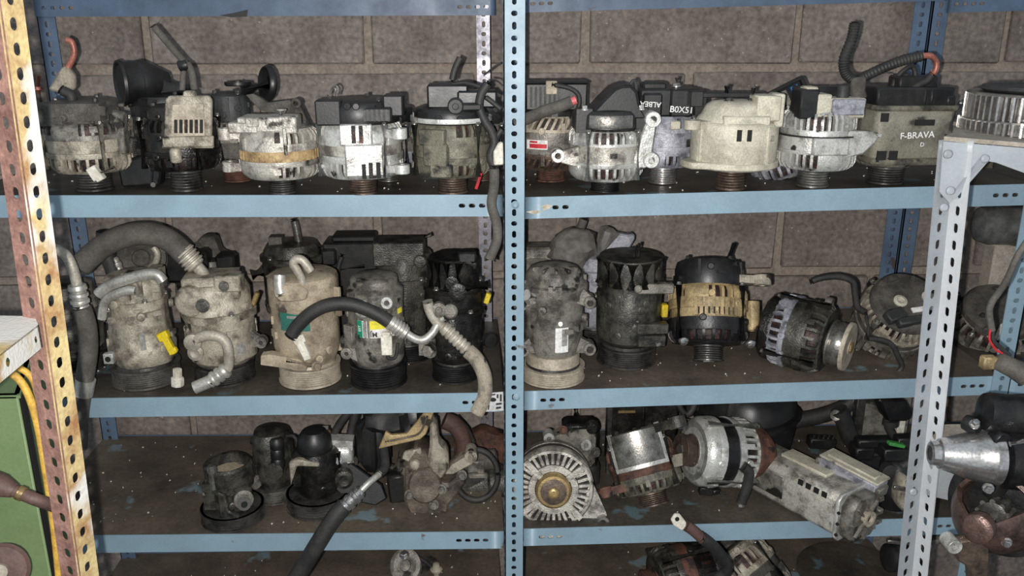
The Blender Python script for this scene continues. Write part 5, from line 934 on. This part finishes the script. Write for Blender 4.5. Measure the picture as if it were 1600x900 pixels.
t.add('disc', 'shelf_dark', lathe([(82, 0), (86, 1), (86, 2.5), (83, 3), (80, 2.5), (10, 2.5)], 64))  # thin disc added in place of a faint dark stain on the board
t = Th('motor', 'black ribbed motor on the bottom shelf behind the grey post', 'motor', 1400, 900, Y=YF + .06)
t.add('can', 'black_plastic', prof(t.loc(1384, 872), (1, .2, -.06), [(14, 0), (20, 4), (20, 12), (18, 14), (20, 16), (20, 52), (12, 58)], 28)); t.add('clip', 'steel', box(t.loc(1398, 846, -10), (26, 8, 6), ry=8), bevel=1.5); t.add('plate', 'alu_grey', box(t.loc(1440, 846, 10), (70, 14, 8), ry=-6), bevel=1)

# loose chips and flakes on the shelves
R = random.Random(9); WHERE = {'TL': 'top left', 'TR': 'top right', 'ML': 'middle left', 'MR': 'middle right', 'LL': 'lower left', 'LR': 'lower right', 'BL': 'bottom left', 'BR': 'bottom right'}
for key, n in (('ML', 40), ('MR', 70), ('LL', 130), ('LR', 70), ('BL', 60), ('BR', 50), ('TL', 60), ('TR', 60)):
    gs = []; x0, x1 = (xl + .05, -.03) if key[1] == 'L' else (.03, xr - .05)
    for i in range(n):
        x = R.uniform(x0, x1); y_ = R.uniform(YF + .03, YB - .02); q = R.uniform(.0008, .0024); z0, k_ = SH[key]
        gs.append(box((x, y_, z0 + k_ * x - .001), (q * R.uniform(.7, 2), q, q), rz=R.uniform(0, 90), rx=R.uniform(0, 40)))
    tag(link('debris', mesh('debris', cat(*gs), 'white_plastic')), 'pale chips and flakes scattered over the %s shelf board' % WHERE[key], 'debris', 'chips on the shelf boards', 'stuff')
# ================================================================ NEAR RACKS AT BOTH SIDES
def hz(px, py, z):                          # where the line of sight through a pixel meets the level z
    d = ray(px, py); return CAM + d * ((z - CAM.z) / d.z)
def lpost(name, parent, b, tp, dA, dB, W, mA, mB, pitch=.024, hw=.013, hh=.0095):
    """slotted angle: two perforated flanges meeting in a corner line from b to tp"""
    org = parent.location; u = (tp - b); Ln = u.length; u.normalize(); n = int(Ln / pitch)
    for d, m in ((dA, mA), (dB, mB)):
        d = Vector(d); d = (d - u * d.dot(u)).normalized(); nn = u.cross(d)
        if nn.y < 0: nn = -nn
        g = slots(Ln, W, [((i + .5) * pitch, W * .5, hw, hh) for i in range(n)], .0022)
        me = mesh(name, ([tuple(b + u * x + d * z + nn * y - org) for x, y, z in g[0]], g[1]), m, flat=True)
        link(name, me, parent)
def root(name, label, cat_, loc, group=None):
    o = bpy.data.objects.new(name, None); C.objects.link(o); o.location = loc; o.empty_display_size = .02; return tag(o, label, cat_, group)
def part(name, g, mat, parent, bevel=0, flat=False):
    o = parent.location; return link(name, mesh(name, ([tuple(Vector(v) - o) for v in g[0]], g[1]), mat, bevel, flat=flat), parent)
def solid(pts, off):                         # a face given thickness along a vector
    n = len(pts); V = [tuple(p) for p in pts] + [tuple(p + off) for p in pts]
    return V, [tuple(range(n)), tuple(range(n, 2 * n))[::-1]] + [(i, (i + 1) % n, n + (i + 1) % n, n + i) for i in range(n)]
YL = .90
a0, a1 = at(124, 900, YL), at(-2, 0, YL); u = (a1 - a0); b0 = a0 - u * (a0.z / u.z); t0 = a1 + u * .12
yr = root('slotted_rack', 'rusty yellow slotted rack standing close at the left edge', 'rack', b0)
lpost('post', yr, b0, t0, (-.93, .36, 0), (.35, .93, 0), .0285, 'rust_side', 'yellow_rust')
A, B = at(-90, 606, .70), at(60, 507, .885); z = B.z; A.z = z - .012
Bk = hz(54, 494, B.z); Ak = hz(-70, 492, B.z); A.z = B.z
pn = part('tray', solid([A, B, Bk, Ak], Vector((0, 0, -.002))), 'yellow_rust', yr)
L_ = (B - A).length; g = slots(L_, .026, [(L_ - .012, .013, .008, .008), (L_ - .075, .013, .010, .010)]); d_ = (B - A).normalized()
part('tray_rim', ([tuple(A + d_ * x + Vector((0, y, z_ - .026))) for x, y, z_ in g[0]], g[1]), 'yellow_rust', yr, flat=True)

gc = at(22, 760, 1.12); g0 = root('cabinet', 'green painted metal cabinet behind the rusty yellow post', 'cabinet', Vector((gc.x, 1.12, 0)))
zt = at(30, 590, 1.12).z; pf = at(58, 760, 1.06); pb = at(112, 760, 1.36); W_ = .34
def wallbox(p, q, th, z1): 
    n = Vector((p.y - q.y, q.x - p.x, 0)).normalized() * th; P = [Vector((p.x, p.y, 0)), Vector((q.x, q.y, 0)), Vector((q.x, q.y, z1)), Vector((p.x, p.y, z1))]; return solid(P, n)
pl_ = Vector((pf.x - W_, pf.y, 0)); k_ = (pb - pf).normalized() * .006; k_.z = 0
part('side_panel', wallbox(Vector((pf.x, pf.y, 0)) + k_, Vector((pb.x, pb.y, 0)), .01, zt), 'green_paint', g0, .002)
part('front_panel', wallbox(pl_, Vector((pf.x - .004, pf.y, 0)), .01, zt), 'green_paint', g0, .002)
part('corner_seam', cyl((pf.x - .003, pf.y + .008, 0), (pf.x - .003, pf.y + .008, zt - .004), .005), 'dark_hole', g0)
part('top_panel', solid([Vector((pl_.x, pl_.y, zt)), Vector((pf.x, pf.y, zt)), Vector((pb.x, pb.y, zt)), Vector((pl_.x, pb.y, zt))], Vector((0, 0, -.004))), 'green_paint', g0)
def rope(name, label, cat_, mat, pts, Y, r, parts=(), pname='tube'):
    P = [at(px, py, Y + dy) for px, py, dy in pts]; o = root(name, label, cat_, P[-1])
    part(pname, pipe(P, r, 14), mat, o); return o, P
rope('air_line', 'yellow air hose curving down in front of the green cabinet', 'hose', 'yellow_hose', ((-30, 578, 0), (10, 580, 0), (38, 604, 0), (58, 660, 0), (72, 740, 0), (84, 820, 0), (94, 920, 0)), 1.02, .0048)
rope('air_line', 'short yellow hose loop under the rusty tray', 'hose', 'yellow_hose', ((-20, 566, 0), (20, 572, 0), (44, 584, 0), (56, 606, 0), (60, 640, .01)), 1.06, .0042)
o, P = rope('gun_hose', 'brown rubber hose with a brass ring crossing the green cabinet', 'hose', 'brown_rubber', ((-40, 742, 0), (0, 758, 0), (30, 770, 0), (60, 782, 0), (100, 796, .02)), .98, .0078)
part('brass_ring', prof(P[2] - (P[3] - P[2]) * .1, P[3] - P[2], [(.0078, 0), (.0092, .001), (.0092, .008), (.0078, .009)], 18), 'brass', o); part('grip', prof(P[0], P[1] - P[0], [(.012, 0), (.0145, .01), (.0145, .034), (.009, .05)], 18), 'brown_rubber', o)
p = at(2, 890, .98); o = root('hose_reel', 'pinkish round reel end at the bottom left corner', 'reel', p); part('disc', prof(p, (.3, -1, .3), [(.010, -.02), (.030, -.015), (.034, 0), (.030, .004), (.012, .006)], 30), 'brown_rubber', o); part('hub', prof(p, (.3, -1, .3), [(.010, .004), (.010, .012), (.006, .014)], 18), 'card', o)

# grey rack at the right
YG = 1.20
a0, a1 = at(1425, 900, YG), at(1494, 216, YG); u = (a1 - a0); b0 = a0 - u * (a0.z / u.z)
gr = root('slotted_rack', 'grey slotted steel rack standing close at the right edge', 'rack', b0)
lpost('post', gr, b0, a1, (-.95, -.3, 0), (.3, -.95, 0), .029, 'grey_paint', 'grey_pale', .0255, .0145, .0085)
def gp(px, py, Y=YG): return at(px, py, Y)
bm_ = part('top_beam', solid([gp(1474, 221, YG - .012), gp(1660, 236, YG - .05), gp(1660, 292, YG - .05), gp(1556, 254, YG - .03), gp(1544, 252, YG - .03), gp(1484, 318, YG - .012), gp(1468, 300, YG - .012)], Vector((0, .003, 0))), 'grey_paint', gr)
q0 = gp(1474, 221, YG - .012); q1 = gp(1660, 236, YG - .05)
part('top_board', solid([q0 + Vector((0, 0, .001)), q1 + Vector((0, 0, .001)), q1 + Vector((.02, .30, .001)), hz(1486, 214, q0.z + .001)], Vector((0, 0, .006))), 'card', gr)
part('gusset_fold', solid([gp(1546, 250, YG - .033), gp(1534, 250, YG - .033), gp(1486, 306, YG - .015), gp(1492, 312, YG - .015)], Vector((0, .006, .002))), 'grey_paint', gr)
for px, py in ((1480, 241), (1538, 248), (1474, 324), (1484, 298), (1426, 768)): 
    p = gp(px, py, YG - .03); part('bolt', prof(p, (0, -1, .1), [(.0062, 0), (.0062, .003), (.004, .005)], 12), 'grey_paint', gr)
X2 = gp(1474, 221).x + .62; zb_ = q1.z
lpost('post', gr, Vector((X2, YG - .05, 0)), Vector((X2, YG - .05, zb_ + .004)), (-.95, -.3, 0), (.3, -.95, 0), .029, 'grey_paint', 'grey_paint', .0255, .0135, .0065)
part('top_beam', box(((q1.x + X2) / 2, YG - .052, zb_ - .022), (X2 - q1.x + .02, .003, .044)), 'grey_paint', gr)
part('top_board', box(((q1.x + X2) / 2 + .01, YG + .10, zb_ + .003), (X2 - q1.x, .30, .006)), 'card', gr)
# lower cross rail with its gusset and board
part('cross_rail', solid([gp(1448, 712), gp(1560, 690, YG - .01), gp(1640, 700, YG - .02), gp(1640, 740, YG - .02), gp(1520, 790, YG - .01), gp(1440, 772)], Vector((0, .003, 0))), 'grey_paint', gr)
part('lower_board', solid([gp(1452, 694, YG - .01), hz(1660, 696, gp(1452, 694, YG - .01).z), hz(1660, 668, gp(1452, 694, YG - .01).z), hz(1470, 670, gp(1452, 694, YG - .01).z)], Vector((0, 0, .008))), 'card', gr)

# chrome blower wheel standing on the grey rack
cx, cy = 1604, 230; tb = Th('squirrel_cage_fan', 'chrome bladed blower wheel standing on the grey rack', 'blower', cx, 225, Y=YG + .09)
rb = 102
tb.add('base_ring', 'steel_pale', lathe([(rb - 8, 0), (rb + 2, 0), (rb + 2, 4), (rb - 8, 4)], 60)); tb.add('middle_ring', 'steel', lathe([(rb - 10, 39), (rb - 3, 39), (rb - 3, 42), (rb - 10, 42)], 60)); tb.add('top_ring', 'steel', lathe([(rb - 20, 78), (rb - 8, 78), (rb - 7, 82), (rb - 12, 83), (rb - 20, 82)], 60))
tb.add('top_disc', 'grey_plastic', lathe([(10, 82), (72, 83), (78, 87), (74, 92), (60, 90), (10, 90)], 44)); tb.add('inner_drum', 'steel_dark', lathe([(rb - 22, 2), (rb - 26, 80)], 44))
def blade(r, h0, h1, tw): return finring([(r, h0), (r, h1)], 13, 1, 3.2, -1, 1)
for tier, (r, h0, h1) in enumerate(((rb, 3, 40), (rb - 6, 41, 79))):
    me = None
    for i in range(56):
        if me is None:
            o = tb.add('blade', 'chrome', rot(blade(r, h0, h1, 0), rz=0)); me = o.data
        else:
            o = link('blade', me, tb.o)
        o.rotation_euler = (0, 0, 2 * pi * (i + .5 * tier) / 56)

# starter motors in front of the grey rack
t = Th('starter', 'starter motor with a bright silver cone pointing left, on the grey rack', 'starter', 1545, 760, Y=YG - .06, iso=True)
n0 = Vector(t.loc(1452, 708)); 
t.add('nose_cone', 'chrome', prof(n0, (1, -.15, -.02), [(9, 2), (13, 0), (18, 2), (19, 12), (23, 14), (27, 28), (36, 58), (40, 84), (42, 86), (42, 98), (30, 100)], 44)); t.add('nose_bore', 'steel_dark', prof(n0, (1, -.15, -.02), [(12, 1.6), (12, 1)], 24))
t.add('mount_flange', 'black_paint', prism(Q(((1534, 672), (1546, 660), (1562, 664), (1566, 700), (1562, 744), (1540, 768), (1526, 764), (1540, 740)), 0), -34, -10), bevel=3)
t.add('yoke', 'black_paint', prof(n0 + Vector((100, -15, -2)), (1, -.15, -.02), [(30, 0), (46, 4), (48, 40), (48, 120), (40, 124)], 40)); t.add('solenoid', 'black_paint', prof(Vector(t.loc(1532, 642)), (1, -.1, -.1), [(12, 0), (28, 6), (30, 14), (30, 90), (20, 96)], 34)); t.add('solenoid_cap', 'black_plastic', prof(Vector(t.loc(1520, 664)), (.4, -.8, 0), [(12, -12), (14, 0), (10, 10)], 18)); t.add('through_bolt', 'chrome', cyl(t.loc(1578, 694, -56), t.loc(1600, 690, -58), 4)); t.add('flange_stud', 'chrome', hexbolt(t.loc(1522, 664, -10), (0, -.6, 1), 6, 10))
t = Th('starter', 'brown starter motor with its gear housing open to the front, under the silver cone', 'starter', 1550, 860, Y=YG - .10, iso=True)
c0 = Vector(t.loc(1556, 800))
hs_ = prof(c0, (-.72, -.66, .12), [(50, -40), (60, -36), (64, -10), (62, 4), (56, 6), (52, 0), (50, -30)], 44)
t.add('gear_housing', 'brown_steel', (hs_[0], hs_[1][:-1]))
sd = Vector((-.72, -.66, .12)).normalized(); qz = Vector((0, 0, 1)).rotation_difference(sd); toc = (CAM - t.o.location).normalized()
best = max(range(0, 360, 6), key=lambda a: (qz @ Vector((*pol(a, 1), 0))).dot(toc + Vector((-.35, 0, .15))))
cone = sector([(62, -2), (60, 16), (50, 44), (32, 66), (22, 74), (21, 92)], best + 62, best + 298, 9, 40)
t.add('housing_nose', 'brown_steel', xf(cone, Matrix.Translation(c0) @ qz.to_matrix().to_4x4()), prof(c0 + sd * 72, sd, [(14, 0), (22, 1), (22, 20), (18, 23), (8, 23)], 30))
t.add('shaft', 'steel', cyl(c0 - sd * 30, c0 + sd * 62, 8)); pg = t.add('pinion', 'steel_dark', prof(c0 - sd * 16, sd, [(12, 0), (20, 2), (20, 34), (14, 36)], 24))
u1, v1 = frame(sd)
for i in range(9):
    a = 2 * pi * i / 9; d1 = u1 * cos(a) + v1 * sin(a); t.add('tooth', 'steel', cyl(c0 - sd * 14 + d1 * 21, c0 + sd * 18 + d1 * 21, 4.2, 4.2, 8), parent=pg)
t.add('flange_plate', 'black_paint', prof(c0 - sd * 42, sd, [(60, 0), (78, 2), (80, 10), (62, 14)], 44)); t.add('yoke', 'black_paint', prof(c0 - sd * 42, -sd, [(56, 0), (58, 6), (56, 90), (40, 94)], 36))
t.add('bracket_foot', 'steel_brown', prism(Q(((1484, 848), (1496, 838), (1516, 836), (1530, 826), (1540, 850), (1538, 930), (1512, 930), (1508, 880), (1490, 870)), -40), -52, -36), bevel=3); t.add('bush', 'alu_clean', ring(t.loc(1493, 856, -60), (0, 1, 0), 11, 6, 26, 22))
for px, py in ((1572, 846), (1544, 762)): t.add('flange_bolt', 'chrome', hexbolt(t.loc(px, py, -66), (-.4, -1, 0), 6, 10))

# contents of the right end of the middle shelf, seen past the grey post
t = Th('alternator', 'large dark grey alternator at the right end of the middle shelf, past the grey post', 'alternator', 1550, 560, Y=YF + .2, iso=True)
t.orient((.1, .45, -.88), 1548, 520, YF + .2, 66)
alt(t, 24, 22, 62, 24, 60, 74, 108, 124, 'alu_grey', 'grime', 'alu_grey', 'grime', seed=181)
t.add('regulator', 'white_plastic', box((-20, -44, 122), (16, 6, 30), rz=20), bevel=1)
t = Th('bagged_motor', 'dark motor wrapped in a grey plastic bag under the top shelf at the right', 'motor', 1560, 380, Y=YF + .22)
t.add('motor', 'alu_dark', prof(t.loc(1530, 352), (1, -.1, 0), [(16, 0), (24, 6), (26, 20), (26, 80), (16, 90)], 30)); t.add('bag', 'bag_dark', prof(t.loc(1520, 350), (1, -.1, -.03), [(8, 0), (26, 8), (31, 26), (29, 50), (33, 76), (30, 98), (14, 110)], 30)); t.add('support_box', 'card', box(t.loc(1568, 434, 30), (64, 30, 116)), bevel=2)
t = Th('wiring_harness', 'grey cable with coloured wires and a taped plug, right of the grey post', 'harness', 1560, 560, Y=YG + .02)
h = t.add('cable', 'rubber_dusty', pipe([t.loc(*p) for p in ((1610, 370), (1590, 400), (1572, 440), (1550, 472), (1546, 490), (1550, 516))], 5, 12)); t.add('red_wire', 'red', pipe([t.loc(*p, y=-2) for p in ((1548, 512), (1546, 530), (1556, 546), (1566, 552))], 1.8, 8), parent=h); t.add('black_wire', 'rubber', pipe([t.loc(*p) for p in ((1551, 512), (1552, 532), (1564, 544), (1578, 556))], 3.4, 8), parent=h)
t.add('taped_plug', 'rubber_dusty', prof(t.loc(1556, 562), (1, -.3, -.45), [(8, 0), (14, 4), (15, 30), (18, 50), (12, 56)], 16), parent=h); t.add('wooden_block', 'tan_alu', box(t.loc(1544, 566, 4), (22, 16, 20)), bevel=2)
